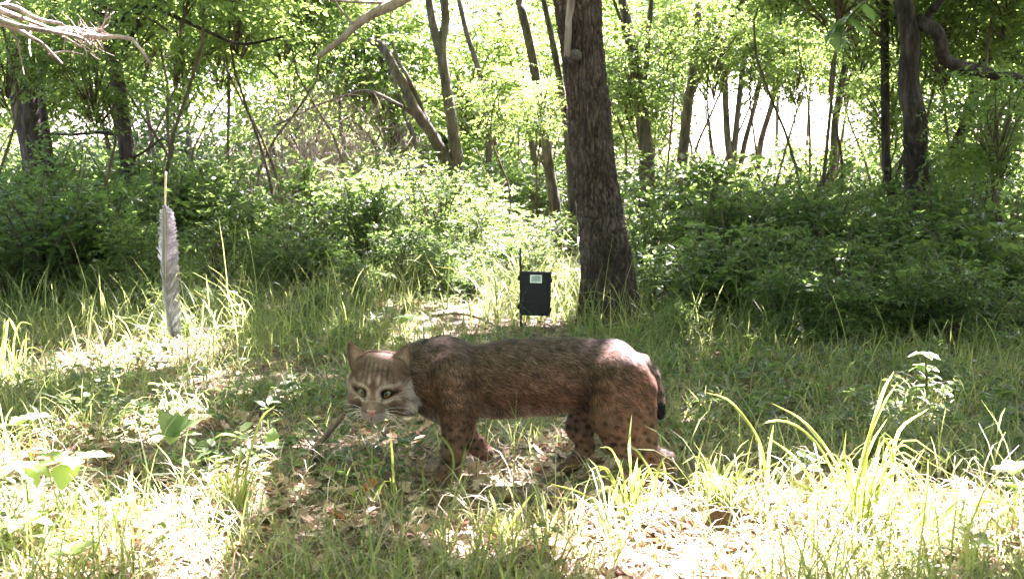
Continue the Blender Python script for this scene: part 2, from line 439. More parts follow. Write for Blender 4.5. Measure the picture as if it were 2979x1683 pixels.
# --- the big dark trunk behind the box: bark relief in real geometry
def big_trunk():
    Y = float(gnd(1780, 962)[1]) + .12
    edge = [(1692, 1878, 985), (1691, 1866, 930), (1692, 1860, 900), (1694, 1842, 790), (1688, 1822, 680), (1681, 1809, 600), (1666, 1790, 495),
            (1656, 1776, 330), (1638, 1753, 165), (1613, 1747, 0), (1590, 1735, -170)]
    C_, Rr = [], []
    for a, b, y in edge:
        C_.append(at((a + b) / 2, y, Y)); Rr.append((b - a) / 2 * mpp(Y))
    C_[0][2] = -.08
    d = C_[-1] - C_[-2]
    for k in range(1, 10):
        C_.append(C_[-1] + d * 1.1 + np.array([.02 * k, .03, 0])); Rr.append(Rr[-1] * .95)
    C_ = np.array(C_); n = 420
    P = smooth_path(C_, n)
    t = np.linspace(0, len(C_) - 1, n); r = np.interp(t, np.arange(len(C_)), Rr)
    sides = 190
    th = np.linspace(0, 2 * math.pi, sides, endpoint=False)
    arc = np.concatenate([[0], np.cumsum(np.linalg.norm(np.diff(P, axis=0), axis=1))])
    # plated bark: stretched cells with deep furrows, wrapping round the trunk
    NC = 30
    uu = (th / (2 * math.pi) * NC)[None, :] + (fbm(arc[:, None] * 5, np.sin(th)[None, :] * 1.5, 9) - .5) * 3.4
    vv = (arc * 15.0)[:, None] + (fbm(np.cos(th)[None, :] * 5 + 3, arc[:, None] * 4, 13) - .5) * 3.6 + (fbm(np.sin(th)[None, :] * 9 + 3, arc[:, None] * 9, 15) - .5) * 1.6
    f1 = np.full(uu.shape, 9.0); f2 = np.full(uu.shape, 9.0)
    iu, iv = np.floor(uu), np.floor(vv)
    for du in (-1, 0, 1):
        for dv in (-1, 0, 1):
            a, b = iu + du, iv + dv
            am = np.mod(a, NC)
            cx = a + .15 + .7 * hash2(am, b, 1); cy_ = b + .1 + .8 * hash2(am, b, 2)
            dd = np.sqrt((uu - cx) ** 2 * 1.25 + ((vv - cy_) * .62) ** 2)
            f2 = np.minimum(f2, np.maximum(f1, dd)); f1 = np.minimum(f1, dd)
    ridge = np.clip((f2 - f1) * 3.4, 0, 1) ** .7
    ridge = ridge * (.65 + .7 * fbm(uu * .4, vv * .25, 37, 2)); fine = fbm(uu * 3.1, vv * 2.2, 31, 3) - .5
    rr = r[:, None] + (ridge - .85) * .030 + fine * .012
    flare = np.exp(-arc / .16)[:, None]
    rr = rr * (1 + flare * (.08 + .26 * np.maximum(0, np.cos(th * 4 + 1.0))[None]))
    V = P[:, None] + rr[..., None] * np.stack([np.cos(th), np.sin(th), np.zeros(sides)], -1)[None]
    # bulge and knot
    V = V.reshape(-1, 3)
    i = np.arange(n - 1)[:, None] * sides; j = np.arange(sides)[None, :]; j2 = (j + 1) % sides
    F = np.stack([i + j, i + j2, i + sides + j2, i + sides + j], -1).reshape(-1, 4)
    loc = np.array([C_[0][0], Y, 0])
    tr = thing('oak_tree', 'tall dark oak with deeply furrowed bark and broad trunk beside the black box', 'tree', loc)
    # furrows are relief only, with no colour of their own: the bark material covers all
    obj('trunk', mesh('trunk', to_local(V, loc), F), M['bark_oak'], tr)
    k = at(1676, 158, Y - .17)                                  # healed branch collar
    kv, kf = tube(smooth_path([k + [0, .10, -.01], k + [0, .02, 0], k + [0, -.015, .0]], 8), [.046, .044, .040, .036, .030, .024, .018, .008], 14, .4, 3)
    obj('knot', mesh('knot', to_local(kv, loc), kf), M['bark_grey'], tr)
    P2 = smooth_path([at(1650, 165, Y - .19), at(1652, 120, Y - .20), at(1655, 60, Y - .22), at(1662, 0, Y - .25), at(1668, -90, Y - .3)], 20)
    v2, f2_ = tube(P2, np.linspace(.019, .024, 20), 10, .2, 5)
    obj('dead_stub', mesh('dead_stub', to_local(v2, loc), f2_), M['deadwood'], tr)
    # limbs and crown overhead
    parts = []; rng = np.random.default_rng(3)
    for k in range(9):
        a = P[int(n * (.62 + .04 * k))]; az = k * 2.4 + .5
        b = a + np.array([math.cos(az) * 1.2, math.sin(az) * 1.2, .9]); c = b + np.array([math.cos(az) * 1.3, math.sin(az) * 1.3, .5])
        parts.append(tube(smooth_path([a, b, c], 12), np.linspace(.055, .015, 12), 8, .1, k))
    lv, lf = merge(parts)
    obj('limb', mesh('limb', to_local(lv, loc), lf), M['bark_oak'], tr)
    gaps_crown('crown', tr, loc, loc[0] + .9, Y + .6, 3.6, 3.4, 5.2, 8.6, 3400, .15, 41)
    return tr
big_trunk()

def foot(px, py): return float(gnd(px, py)[1])
# dark trunks in the near shade, left and right
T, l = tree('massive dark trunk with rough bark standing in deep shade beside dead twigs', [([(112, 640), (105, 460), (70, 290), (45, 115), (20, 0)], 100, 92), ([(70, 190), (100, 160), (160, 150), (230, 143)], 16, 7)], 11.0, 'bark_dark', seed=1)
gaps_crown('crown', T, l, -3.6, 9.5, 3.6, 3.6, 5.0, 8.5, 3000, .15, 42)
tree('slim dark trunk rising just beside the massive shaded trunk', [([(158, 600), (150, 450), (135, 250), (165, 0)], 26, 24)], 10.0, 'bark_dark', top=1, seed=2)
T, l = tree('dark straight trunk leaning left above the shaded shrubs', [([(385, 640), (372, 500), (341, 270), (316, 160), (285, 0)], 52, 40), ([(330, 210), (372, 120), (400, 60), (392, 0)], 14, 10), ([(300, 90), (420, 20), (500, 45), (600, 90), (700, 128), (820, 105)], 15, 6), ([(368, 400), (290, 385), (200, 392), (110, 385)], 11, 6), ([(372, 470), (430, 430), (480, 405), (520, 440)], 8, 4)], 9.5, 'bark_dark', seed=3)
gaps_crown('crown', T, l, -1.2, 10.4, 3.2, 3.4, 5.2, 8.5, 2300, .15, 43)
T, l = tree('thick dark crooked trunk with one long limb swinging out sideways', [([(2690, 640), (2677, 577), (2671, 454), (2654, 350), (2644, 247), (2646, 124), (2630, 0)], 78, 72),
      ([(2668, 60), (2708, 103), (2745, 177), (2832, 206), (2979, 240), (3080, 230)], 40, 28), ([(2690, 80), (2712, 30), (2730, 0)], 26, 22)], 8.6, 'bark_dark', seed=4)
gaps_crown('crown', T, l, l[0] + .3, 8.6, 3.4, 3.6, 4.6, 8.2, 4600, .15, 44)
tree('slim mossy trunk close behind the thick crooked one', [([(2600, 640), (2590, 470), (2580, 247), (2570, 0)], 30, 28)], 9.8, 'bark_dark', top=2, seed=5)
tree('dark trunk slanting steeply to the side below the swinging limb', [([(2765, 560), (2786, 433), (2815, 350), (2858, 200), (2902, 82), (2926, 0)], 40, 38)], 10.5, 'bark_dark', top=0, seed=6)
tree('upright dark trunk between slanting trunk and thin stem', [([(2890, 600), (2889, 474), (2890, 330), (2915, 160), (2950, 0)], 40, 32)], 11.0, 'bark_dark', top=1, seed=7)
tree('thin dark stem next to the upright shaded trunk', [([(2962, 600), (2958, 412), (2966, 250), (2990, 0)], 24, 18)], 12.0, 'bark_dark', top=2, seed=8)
# lighter trunks towards the clearing
tree('two stemmed grey tree forking low with one stem arching over and limb reaching sideways', [
    ([(1326, 640), (1324, 548), (1330, 470), (1323, 412), (1308, 310), (1294, 227), (1284, 144), (1296, 60), (1294, 0)], 44, 30),
    ([(1322, 500), (1294, 454), (1250, 380), (1215, 330), (1175, 250), (1150, 206), (1112, 136), (1071, 118)], 36, 22),
    ([(1282, 160), (1262, 80), (1248, 0)], 28, 24), ([(1240, 350), (1215, 290), (1185, 220), (1160, 180), (1140, 120)], 16, 8),
    ([(1207, 335), (1150, 300), (1070, 265), (1000, 280), (920, 310), (860, 335), (790, 370)], 13, 5)], 15.0, top=0, seed=10)
tree('thin grey pole tree leaning left in front of pale brush', [([(1220, 640), (1207, 594), (1174, 474), (1149, 363), (1125, 264), (1100, 120), (1090, 0)], 22, 14)], 17.0, top=1, seed=11)
tree('thin brown pole tree leaning left close to the low forked tree', [([(1250, 640), (1240, 594), (1211, 433), (1187, 350), (1145, 239), (1120, 130)], 22, 12)], 16.0, top=2, seed=12)
tree('small knotty leaning trunk standing alone in pale dry brush', [([(1040, 600), (1030, 557), (1005, 454), (989, 359), (985, 280)], 19, 9)], 16.5, seed=13)
tree('slender sapling trunk with slight bend just past the forked tree', [([(1428, 600), (1426, 536), (1422, 454), (1418, 309), (1401, 227), (1360, 103), (1335, 0)], 25, 17)], 16.0, top=0, seed=14)
tree('thin hazy grey trunk slanting behind the slender bent one', [([(1570, 600), (1553, 454), (1524, 297), (1491, 186), (1462, 82), (1440, 0)], 22, 18)], 19.0, top=1, seed=15)
tree('brown trunk with sunlit edge next to the big furrowed oak', [([(1618, 640), (1611, 577), (1598, 495), (1582, 371), (1570, 289), (1549, 165), (1520, 41), (1512, 0)], 37, 32)], 12.5, 'bark_grey', top=2, seed=16)
tree('dark trunk half hidden behind the big furrowed oak', [([(1664, 600), (1652, 412), (1635, 268), (1615, 165), (1594, 62), (1580, 0)], 25, 20)], 12.0, 'bark_grey', top=0, seed=17)
tree('grey tree splitting into a V just right of the big oak', [([(1885, 640), (1882, 495), (1880, 433), (1871, 350), (1862, 268), (1846, 165), (1825, 54), (1815, 0)], 52, 28),
    ([(1862, 290), (1879, 206), (1884, 100), (1892, 0)], 18, 14), ([(1846, 180), (1833, 157), (1809, 74), (1784, 0)], 10, 13)], 12.0, top=1, seed=18)
tree('smooth grey tree forking high with one limb slanting out', [([(1978, 640), (1982, 528), (1990, 392), (2002, 289), (2012, 230), (2023, 165), (2029, 60), (2031, 0)], 38, 20),
    ([(2012, 265), (2027, 231), (2093, 115), (2130, 50), (2159, 0)], 28, 22)], 13.0, top=2, seed=19)
tree('thin straight stem standing behind the high forked tree', [([(1984, 560), (1986, 206), (1990, 0)], 13, 12)], 22.0, top=0, seed=20)
tree('clump of thin grey stems fanning out from one base', [([(2132, 640), (2130, 528), (2118, 412), (2110, 289), (2101, 144), (2085, 0)], 26, 15),
    ([(2131, 520), (2134, 474), (2143, 350), (2159, 206), (2184, 0)], 20, 17), ([(2136, 540), (2151, 515), (2167, 412), (2192, 309), (2229, 152), (2240, 0)], 17, 12)], 15.0, top=1, seed=21)
tree('slim grey trunk leaning right beside the fan of stems', [([(2203, 620), (2205, 528), (2217, 412), (2242, 309), (2267, 198), (2287, 124), (2320, 0)], 20, 14)], 16.0, top=2, seed=22)
tree('very thin sapling stem against the bright gap', [([(2338, 640), (2345, 412), (2357, 247), (2365, 120)], 9, 6)], 20.0, seed=23)
tree('single grey trunk leaning right at the edge of bright gap', [([(2405, 660), (2407, 594), (2419, 474), (2432, 350), (2448, 247), (2469, 124), (2485, 0)], 28, 22),
    ([(2440, 300), (2480, 200), (2500, 150)], 10, 6)], 12.5, top=0, seed=24)
for k, (x0, x1, Y, w, top) in enumerate([(560, 520, 24, 16, 1), (700, 690, 30, 14, 2), (860, 850, 26, 13, 0), (1080, 1060, 30, 14, 1), (1480, 1475, 30, 14, 0), (1760, 1800, 30, 14, 2), (2260, 2290, 32, 12, 2), (2540, 2560, 24, 16, 1), (450, 420, 18, 16, 2)]):
    tree('thin distant trunk half lost among sunlit leaves', [([(x0, 590), (x0, 480), ((x0 + x1) / 2 + random.uniform(-12, 12), 260), (x1, 0)], w, w * .8)], Y, top=top, seed=40 + k, group='thin distant trunks')

# --- unseen trees added at the sides so that their crowns shade the foreground
for lab, x, y, cx, cy_, sd in (('unseen tree added for shade beyond the grass tufts on the sunny side', 4.6, 4.2, 3.4, 4.8, 45), ('unseen tree added for shade past the dead twigs on the shaded side', -4.2, 4.6, -2.6, 5.6, 46)):
    t = thing('tree', lab, 'tree', (x, y, 0))
    P = np.array([[x, y, -.1], [x + .1, y, 1.5], [x - .1, y + .1, 3.5], [(x + cx) / 2, (y + cy_) / 2, 6]])
    obj('trunk', mesh('trunk', to_local(trunk_mesh('t', P, .17, .09)[0], (x, y, 0)), trunk_mesh('t', P, .17, .09)[1]), M['bark_dark'], t)
    gaps_crown('crown', t, (x, y, 0), cx, cy_, 3.3, 3.3, 4.6, 8.0, 3000, .15, sd)

# --- unseen trees added behind and beside the camera to cut frontal sky light
for i, (x, y) in enumerate(((-5.5, .5), (-2.6, -3.2), (1.8, -2.8), (5.2, -.5), (0.2, -7.5), (-6.5, -6.5), (6.5, -7), (-8.5, 3.5), (8.5, 3.0))):
    rng = np.random.default_rng(700 + i)
    t = thing('tree', 'added unseen tree cutting sky light behind the viewpoint', 'tree', (x, y, 0), group='unseen trees added behind the viewpoint')
    P = np.array([[0, 0, -.1], [.1, 0, 1.5], [-.15, .1, 3.5], [0, .2, 7.0]])
    V, F = trunk_mesh('t', P, .18, .06, seed=i); obj('trunk', mesh('trunk', V, F), M['bark_dark'], t)
    n = 1150
    c = np.stack([rng.normal(size=n) * 1.9, rng.normal(size=n) * 1.9, 3.0 + 5.5 * rng.random(n)], -1)
    V, F = sprays(c, norm(c * [1, 1, .2]), 6, .24, rng, spread=.3); obj('crown', mesh('crown', V, F, smooth=False), M['leaf'], t)
# --- understory saplings: thin stem, boughs, low foliage that fills the upper picture
def sapling(px, Y, zc, s, k, label, group):
    x = at(px, 500, Y)[0]
    z = float(gz(x, Y))
    t = thing('sapling', label, 'sapling', (x, Y, z), group=group)
    rs = np.random.default_rng(int(abs(px)) + int(Y * 10))
    ln = rs.normal(size=2) * .16 * zc
    P = np.array([[ln[0], 0, -.1], [ln[0] * .55 + rs.normal() * .14, rs.normal() * .1, zc * .35], [ln[1] * .3 + rs.normal() * .12, 0, zc * .75], [0, 0, zc + s * .3], [rs.normal() * .2, 0, zc + s]])
    V, F = tube(smooth_path(P, 14), np.linspace(.022, .006, 14) * (.6 + s * .4), 8, .15, k)
    obj('trunk', mesh('trunk', V, F), M['stem'], t)
    f, b = SAPS[k % 5]
    for nm, me, mt in (('crown', f, 'leaf'), ('boughs', b, 'stem')):
        o = obj(nm, me, M[mt], t); o.location = (0, 0, zc); o.scale = (s, s, s); o.rotation_euler = (0, 0, rs.random() * 6.28)
rs = np.random.default_rng(77)
k = 0
for (x0, x1, Y, zc0, zc1, s0, s1, n, lab, grp) in [
    (0, 330, 8.0, 1.7, 2.3, .4, .5, 2, 'leafy sapling spreading in front of the massive shaded trunk', 'saplings in front of the massive trunk'),
    (-60, 380, 12.5, 1.8, 2.9, .6, .8, 5, 'dark leafy sapling behind the massive shaded trunk', 'saplings behind the massive trunk'),
    (400, 950, 12.0, 2.4, 3.2, .6, .85, 6, 'spreading leafy sapling above the hanging feather', 'saplings above the feather'),
    (380, 1200, 17.5, 2.0, 4.2, .8, 1.2, 8, 'tall leafy sapling behind the pale brush', 'saplings behind the pale brush'),
    (330, 830, 9.2, 2.6, 3.0, .55, .7, 3, 'near leafy sapling with low boughs arching over the thicket', 'near saplings arching over the thicket'),
    (2150, 2950, 9.4, 2.7, 3.1, .55, .7, 4, 'near leafy sapling arching beside the crooked trunk', 'near saplings beside the crooked trunk'),
    (1380, 1600, 11, 1.4, 2.3, .3, .42, 2, 'bright leafy sapling between forked tree and big oak', 'saplings between forked tree and oak'),
    (1350, 2000, 19, 2.0, 4.4, .8, 1.2, 9, 'sunlit sapling with pale green leaves behind the grey trunks', 'sunlit saplings behind grey trunks'),
    (1800, 2500, 12, 1.9, 3.0, .40, .6, 6, 'airy sunlit sapling among the grey stems', 'airy saplings among grey stems'),
    (2050, 2950, 16, 2.6, 4.2, .8, 1.1, 8, 'tall sunlit sapling past the bright gap', 'saplings past the bright gap'),
    (2760, 2979, 7.6, 1.15, 1.4, .3, .42, 2, 'leafy sapling spreading below the swinging limb', 'saplings below the swinging limb'),
    (2440, 3000, 10.5, 1.6, 2.8, .5, .7, 7, 'dark leafy sapling crowding the thick crooked trunk', 'shaded saplings by the crooked trunk'),
    (-1500, -120, 12.5, 2.0, 3.4, .7, 1.0, 7, 'leafy sapling of the wood beyond the massive trunk', 'saplings beyond the massive trunk'),
    (3100, 4500, 12.5, 2.0, 3.4, .7, 1.0, 7, 'leafy sapling of the wood beyond the thin dark stem', 'saplings beyond the thin dark stem'),
    (-1800, -200, 24, 2.6, 5.5, 1.4, 1.9, 7, 'far leafy tree of the wood beyond the massive trunk', 'far trees beyond the massive trunk'),
    (3200, 4800, 24, 2.6, 5.5, 1.4, 1.9, 7, 'far leafy tree of the wood beyond the thin dark stem', 'far trees beyond the thin dark stem'),
    (-200, 1950, 25, 2.0, 5.5, 1.3, 1.9, 16, 'far leafy tree glowing behind the low forked tree', 'far trees behind the forked tree'),
    (1950, 3200, 27, 3.6, 6.0, 1.3, 1.8, 9, 'far leafy tree glowing at the edge of the clearing', 'far trees at the clearing')]:
    rs = np.random.default_rng(77 + len(lab) * 13 + n)
    for i in range(n):
        f = (i + .5 + rs.uniform(-.35, .35)) / n
        sapling(x0 + (x1 - x0) * f, Y * rs.uniform(.9, 1.12), rs.uniform(zc0, zc1), rs.uniform(s0, s1), k, lab, grp); k += 1

# --- shrub thickets
def make_shrub(seed, leaf=.045, n=330, nleaf=8):
    rng = np.random.default_rng(seed)
    k = 22
    az = rng.random(k) * 6.283; el = rng.random(k) ** .7
    tips = np.stack([np.cos(az) * .55 * (1.05 - .6 * el), np.sin(az) * .55 * (1.05 - .6 * el), .12 + .86 * el], -1)
    pick = rng.integers(0, k, n); t = rng.random((n, 1)) ** .55
    p = tips[pick] * np.concatenate([t, t, .25 + .75 * t], 1) + rng.normal(size=(n, 3)) * np.array([.10, .10, .05])
    p[:, 2] = np.maximum(p[:, 2], .06)
    V, F = sprays(p, norm(p - np.array([0, 0, .3])), nleaf, leaf, rng, spread=leaf * 2.0)
    parts = []
    for qi, q in enumerate(tips[:20]):
        q = q * (1.0 if qi < 13 else 1.18)
        m = q * np.array([.35, .35, .55]) + rng.normal(size=3) * .04
        parts.append(tube(smooth_path([[q[0] * .05, q[1] * .05, -.03], m, q], 7), np.linspace(.009, .003, 7), 6))
    return mesh('foliage', V, F, smooth=False), mesh('stems', *merge(parts))
SHR = [make_shrub(300 + i, leaf=(.042, .055, .075, .095, .048, .060)[i], n=(340, 300, 210, 150, 330, 260)[i]) for i in range(6)]
def shrub(px, Y, h, w, k, label, group):
    x = at(px, 700, Y)[0]
    rs = np.random.default_rng(int(abs(px * 3)) + k)
    v = (k * 5 + k // 6) % 6
    label = ('fine leaved ', 'small leaved ', 'large leaved ', 'very broad leaved ', 'fine leaved ', 'small leaved ')[v] + label
    t = thing('shrub', label, 'shrub', (x, Y, float(gz(x, Y))), rs.random() * 6.28, group)
    f, s = SHR[v]
    for nm, me, mt in (('foliage', f, 'shrub'), ('stem', s, 'stem')):
        o = obj(nm, me, M[mt], t); o.scale = (w, w, h)
rs = np.random.default_rng(5); k = 0
for (x0, x1, py, h0, h1, n, lab, grp) in [
    (-60, 430, 890, .75, 1.05, 6, 'dark leafy shrub in the shaded thicket left of the feather', 'thicket left of the feather'),
    (-60, 700, 800, .9, 1.2, 8, 'leafy shrub in the second row behind the feather', 'second row behind the feather'),
    (560, 1330, 860, .35, .6, 7, 'low leafy shrub between feather and the black box', 'low shrubs between feather and box'),
    (600, 1400, 790, .6, .9, 9, 'rounded green shrub in the middle thicket', 'middle thicket'),
    (-100, 1500, 720, .9, 1.2, 15, 'sun dappled shrub farther back in the thicket', 'thicket farther back'),
    (1230, 1490, 870, .22, .38, 6, 'knee high sunlit sprout cluster beside the black box', 'sprout clusters beside the box'),
    (1250, 1560, 815, .35, .55, 6, 'pale sunlit shrub filling the gap behind the black box', 'shrubs filling the gap behind the box'),
    (-60, 1250, 925, .16, .32, 12, 'tiny leafy shrub in the weeds before the thicket', 'tiny shrubs before the thicket'),
    (1880, 3000, 1000, .16, .30, 9, 'tiny dark shrub in the shaded weeds', 'tiny shrubs in the shaded weeds'),
    (1300, 1680, 760, .45, .75, 5, 'sunlit pale shrub behind the black box', 'sunlit shrubs behind the box'),
    (2250, 3000, 985, .40, .62, 6, 'dark low shrub leaning out over the shaded grass', 'low shrubs leaning over the shaded grass'),
    (1900, 2979, 935, .45, .75, 10, 'dark low shrub along the edge of the right hand thicket', 'front edge of the right hand thicket'),
    (1870, 3020, 860, .75, 1.0, 11, 'leafy shrub in the body of the right hand thicket', 'body of the right hand thicket'),
    (1840, 3050, 770, .9, 1.25, 12, 'tall shrub at the back of the right hand thicket', 'back of the right hand thicket'),
    (-1300, -150, 840, .8, 1.1, 6, 'leafy shrub of the thicket running on past the massive trunk', 'thicket past the massive trunk'),
    (-1500, -120, 730, 1.0, 1.4, 8, 'taller shrub of the thicket running on past the massive trunk', 'tall thicket past the massive trunk'),
    (3100, 4300, 840, .8, 1.1, 6, 'leafy shrub of the thicket running on past the thin dark stem', 'thicket past the thin dark stem'),
    (3100, 4500, 730, 1.0, 1.4, 8, 'taller shrub of the thicket running on past the thin dark stem', 'tall thicket past the thin dark stem'),
    (-1600, -150, 650, 1.3, 1.9, 8, 'distant shrub beyond the massive trunk', 'distant shrubs beyond the massive trunk'),
    (3120, 4600, 650, 1.3, 1.9, 8, 'distant shrub beyond the thin dark stem', 'distant shrubs beyond the thin dark stem'),
    (-100, 3080, 660, 1.1, 1.5, 22, 'distant shrub under the grey trunks', 'distant shrubs under the trunks'),
    (-200, 1900, 586, 2.2, 3.2, 15, 'tall pale shrub closing the view behind the low forked tree', 'tall shrubs closing the view'),
    (2430, 3200, 586, 2.2, 3.2, 7, 'tall pale shrub closing the view behind the crooked trunk', 'tall shrubs behind the crooked trunk'),
    (-200, 3180, 600, 1.4, 2.2, 22, 'far pale shrub at the edge of the clearing', 'far shrubs at the clearing')]:
    for i in range(n):
        f = (i + .5 + rs.uniform(-.4, .4)) / n
        Y = foot(0, py + rs.uniform(-22, 22)); h = rs.uniform(h0, h1) * (1 if rs.random() > .3 else rs.uniform(.55, 1.25))
        shrub(x0 + (x1 - x0) * f, Y, h, h * rs.uniform(.95, 1.3), k, lab, grp); k += 1

# unseen shrubs added beside and behind the viewpoint to block low side light
for i, (x, y) in enumerate(((5.2, 4.2), (5.6, 6.2), (6.4, 8.0), (5.0, 2.2), (4.6, .2), (-5.0, 4.4), (-5.4, 6.4), (-5.0, 2.2), (-4.4, .0), (3.4, -2.4), (1.2, -3.0), (-1.2, -3.2), (-3.2, -2.2), (6.8, 3.2), (7.6, 5.4), (-6.8, 3.4), (-7.4, 5.6))):
    t = thing('shrub', 'tall shrub of the added unseen screen round the viewpoint', 'shrub', (x, y, 0), i * 1.1, 'added unseen screen round the viewpoint')
    for nm, me, mt in (('foliage', SHR[i % 5][0], 'shrub'), ('stem', SHR[i % 5][1], 'stem')):
        o = obj(nm, me, M[mt], t); o.scale = (2.1, 2.1, 2.9)

# ------------------------------------------------------------------ grass, litter
def blades(pos, az, length, width, bend, rng, segs=4):
    """curved grass blades, quads"""
    n = len(pos); t = np.linspace(0, 1, segs + 1)
    d = np.stack([np.cos(az), np.sin(az), 0 * az], -1); sd = np.stack([-np.sin(az), np.cos(az), 0 * az], -1)
    tw = rng.normal(size=n) * .5
    sd = norm(sd * np.cos(tw)[:, None] + np.array([0, 0, 1.0]) * np.sin(tw)[:, None] * .4)
    lean = rng.random(n) * .35
    ang = lean[:, None] + bend[:, None] * t[None] ** 1.4              # angle from vertical along blade
    dl = length[:, None] / segs
    hx = np.concatenate([np.zeros((n, 1)), np.cumsum(np.sin(ang[:, 1:]) * dl, 1)], 1)
    hz = np.concatenate([np.zeros((n, 1)), np.cumsum(np.cos(ang[:, 1:]) * dl, 1)], 1)
    C_ = pos[:, None] + d[:, None] * hx[..., None] + np.array([0, 0, 1.0]) * hz[..., None]
    w = width[:, None] * np.array([.7] + [1.0] * (segs - 2) + [.7, .08])[None] if segs >= 3 else width[:, None] * np.array([.8, 1, .1])[None]
    V = np.stack([C_ - sd[:, None] * w[..., None] / 2, C_ + sd[:, None] * w[..., None] / 2], 2).reshape(n, -1, 3)
    V[..., 2] = np.maximum(V[..., 2], .004)
    i = np.arange(segs) * 2
    f = np.stack([i, i + 1, i + 3, i + 2], -1)
    F = f[None] + (np.arange(n) * (segs + 1) * 2)[:, None, None]
    return V.reshape(-1, 3), F.reshape(-1, 4)
def field(n, y0, y1, rng, pw=1.0):
    """points on the floor inside the view wedge, denser near"""
    Y = y0 + (y1 - y0) * rng.random(n) ** pw
    X = (rng.random(n) * 2 - 1) * (.66 * Y + .5)
    return X, Y
def grass():
    rng = np.random.default_rng(9)
    X, Y = field(76000, 2.1, 9.5, rng, 1.35)
    clump = fbm(X * 2.6, Y * 2.6, 17, 3)
    keep = rng.random(len(X)) < np.clip((clump - .33) * 4.2, .04, 1)
    ca, cb = at(1215, 1400, 3.1)[0], at(1990, 1400, 3.1)[0]
    path = (X > ca) & (X < cb) & (Y > 2.75) & (Y < 3.5)
    mid = (X < at(1750, 1500, 2.9)[0]) & (Y < 3.1)
    keep &= ~((X > at(1000, 1600, 2.6)[0]) & (Y < 2.75) & (rng.random(len(X)) < .2))
    bx = at(1530, 950, 5.9)[0]; keep &= ~((np.abs(X - bx) < .3) & (Y > 4.6) & (Y < 6.0) & (rng.random(len(X)) < .85))
    keep &= ~(path & (rng.random(len(X)) < .70)) & ~(mid & (rng.random(len(X)) < .2)) & ~((Y < 3.4) & (rng.random(len(X)) < .2))
    X, Y = X[keep], Y[keep]; clump = clump[keep]
    n = len(X)
    # blades gather into small tufts
    cx = np.round(X / .09 + rng.normal(size=n) * .12) * .09; cyy = np.round(Y / .09 + rng.normal(size=n) * .12) * .09
    X = X * .55 + cx * .45; Y = Y * .55 + cyy * .45
    ln = (.045 + .15 * rng.random(n) ** 1.7 + .16 * (rng.random(n) < .07)) * (.6 + .9 * clump)
    ln = ln * (1 + .9 * np.clip((Y - 4.8) / 1.2, 0, 1))
    ln = np.where((X > ca) & (X < cb) & (Y > 2.7) & (Y < 3.5), ln * .55, ln)
    bend = .3 + 1.5 * rng.random(n)
    V, F = blades(np.stack([X, Y, gz(X, Y) - .004], -1), rng.random(n) * 6.283, ln, .0022 + .0022 * rng.random(n) + .0003 * Y, bend, rng, 4)
    o = obj('grass', mesh('grass', V, F), M['grass']); tag(o, 'thin green grass growing over the forest floor', 'grass'); o['kind'] = 'stuff'
    n = 8000
    X, Y = field(n, 2.1, 7.0, rng, 1.3)
    V, F = blades(np.stack([X, Y, gz(X, Y)], -1), rng.random(n) * 6.283, .08 + .16 * rng.random(n), .002 + .0015 * rng.random(n), 1.2 + 1.0 * rng.random(n), rng, 4)
    o = obj('dry_grass', mesh('dry_grass', V, F), M['straw']); tag(o, 'bleached dead grass stalks lying among the green', 'grass'); o['kind'] = 'stuff'
grass()
DRY_V = np.array([[0, 0, 0], [.18, .16, .06], [.40, .30, .10], [.62, .20, .07], [.82, .24, .13], [1, 0, .10], [.82, -.24, .12], [.62, -.20, .06], [.40, -.30, .12], [.18, -.16, .05], [.5, 0, -.02]])
DRY_F = np.array([[0, 10, 2, 1], [10, 5, 4, 3], [10, 3, 2, 2], [0, 9, 8, 10], [10, 7, 6, 5]])
DRY_F = np.array([[0, 10, 2, 1], [2, 10, 4, 3], [10, 5, 4, 4], [0, 9, 8, 10], [10, 8, 7, 6], [10, 6, 5, 5]])
DRY_F = np.array([[0, 10, 2, 1], [10, 4, 3, 2], [0, 9, 8, 10], [10, 8, 7, 6], [10, 6, 5, 4]])
def litter():
    rng = np.random.default_rng(10)
    X, Y = field(36000, 2.1, 10, rng, 1.4)
    dens = fbm(X * 1.7 + 9, Y * 1.7, 23, 3); keep = rng.random(len(X)) < np.clip((.72 - dens) * 4, .15, 1)
    X, Y = X[keep], Y[keep]; n = len(X)
    up = norm(np.array([0, 0, 1.0]) + rng.normal(size=(n, 3)) * .45)
    fw = np.stack([np.cos(a := rng.random(n) * 6.283), np.sin(a), rng.normal(size=n) * .25], -1)
    tv = DRY_V.copy()
    V, F = scatter(tv, DRY_F, np.stack([X, Y, gz(X, Y) + .006 + .014 * rng.random(n)], -1), fw, up, .016 + .052 * rng.random(n) ** 1.8, .5 + .8 * rng.random(n))
    V = V + rng.normal(size=V.shape) * .0022
    o = obj('leaf_litter', mesh('leaf_litter', V, F, smooth=False), M['litter']); tag(o, 'dry tan and brown fallen leaves covering the ground', 'leaf litter'); o['kind'] = 'stuff'
litter()
def twig_litter():
    rng = np.random.default_rng(14); n = 900
    X, Y = field(n, 2.1, 7.5, rng, 1.3); parts = []
    for x, y in zip(X, Y):
        az = rng.random() * 6.283; L = rng.uniform(.04, .22); d = np.array([math.cos(az), math.sin(az), rng.normal() * .08]) * L / 2
        c = np.array([x, y, float(gz(x, y)) + .014 + .01 * rng.random()])
        r = rng.uniform(.0012, .0035); parts.append(tube(np.array([c - d, c + rng.normal(size=3) * .008, c + d]), [r, r * .9, r * .6], 6, cap=False))
    o = obj('twig_litter', mesh('twig_litter', *merge(parts)), M['deadwood']); tag(o, 'small broken twigs scattered over the leaf litter', 'twigs'); o['kind'] = 'stuff'
twig_litter()
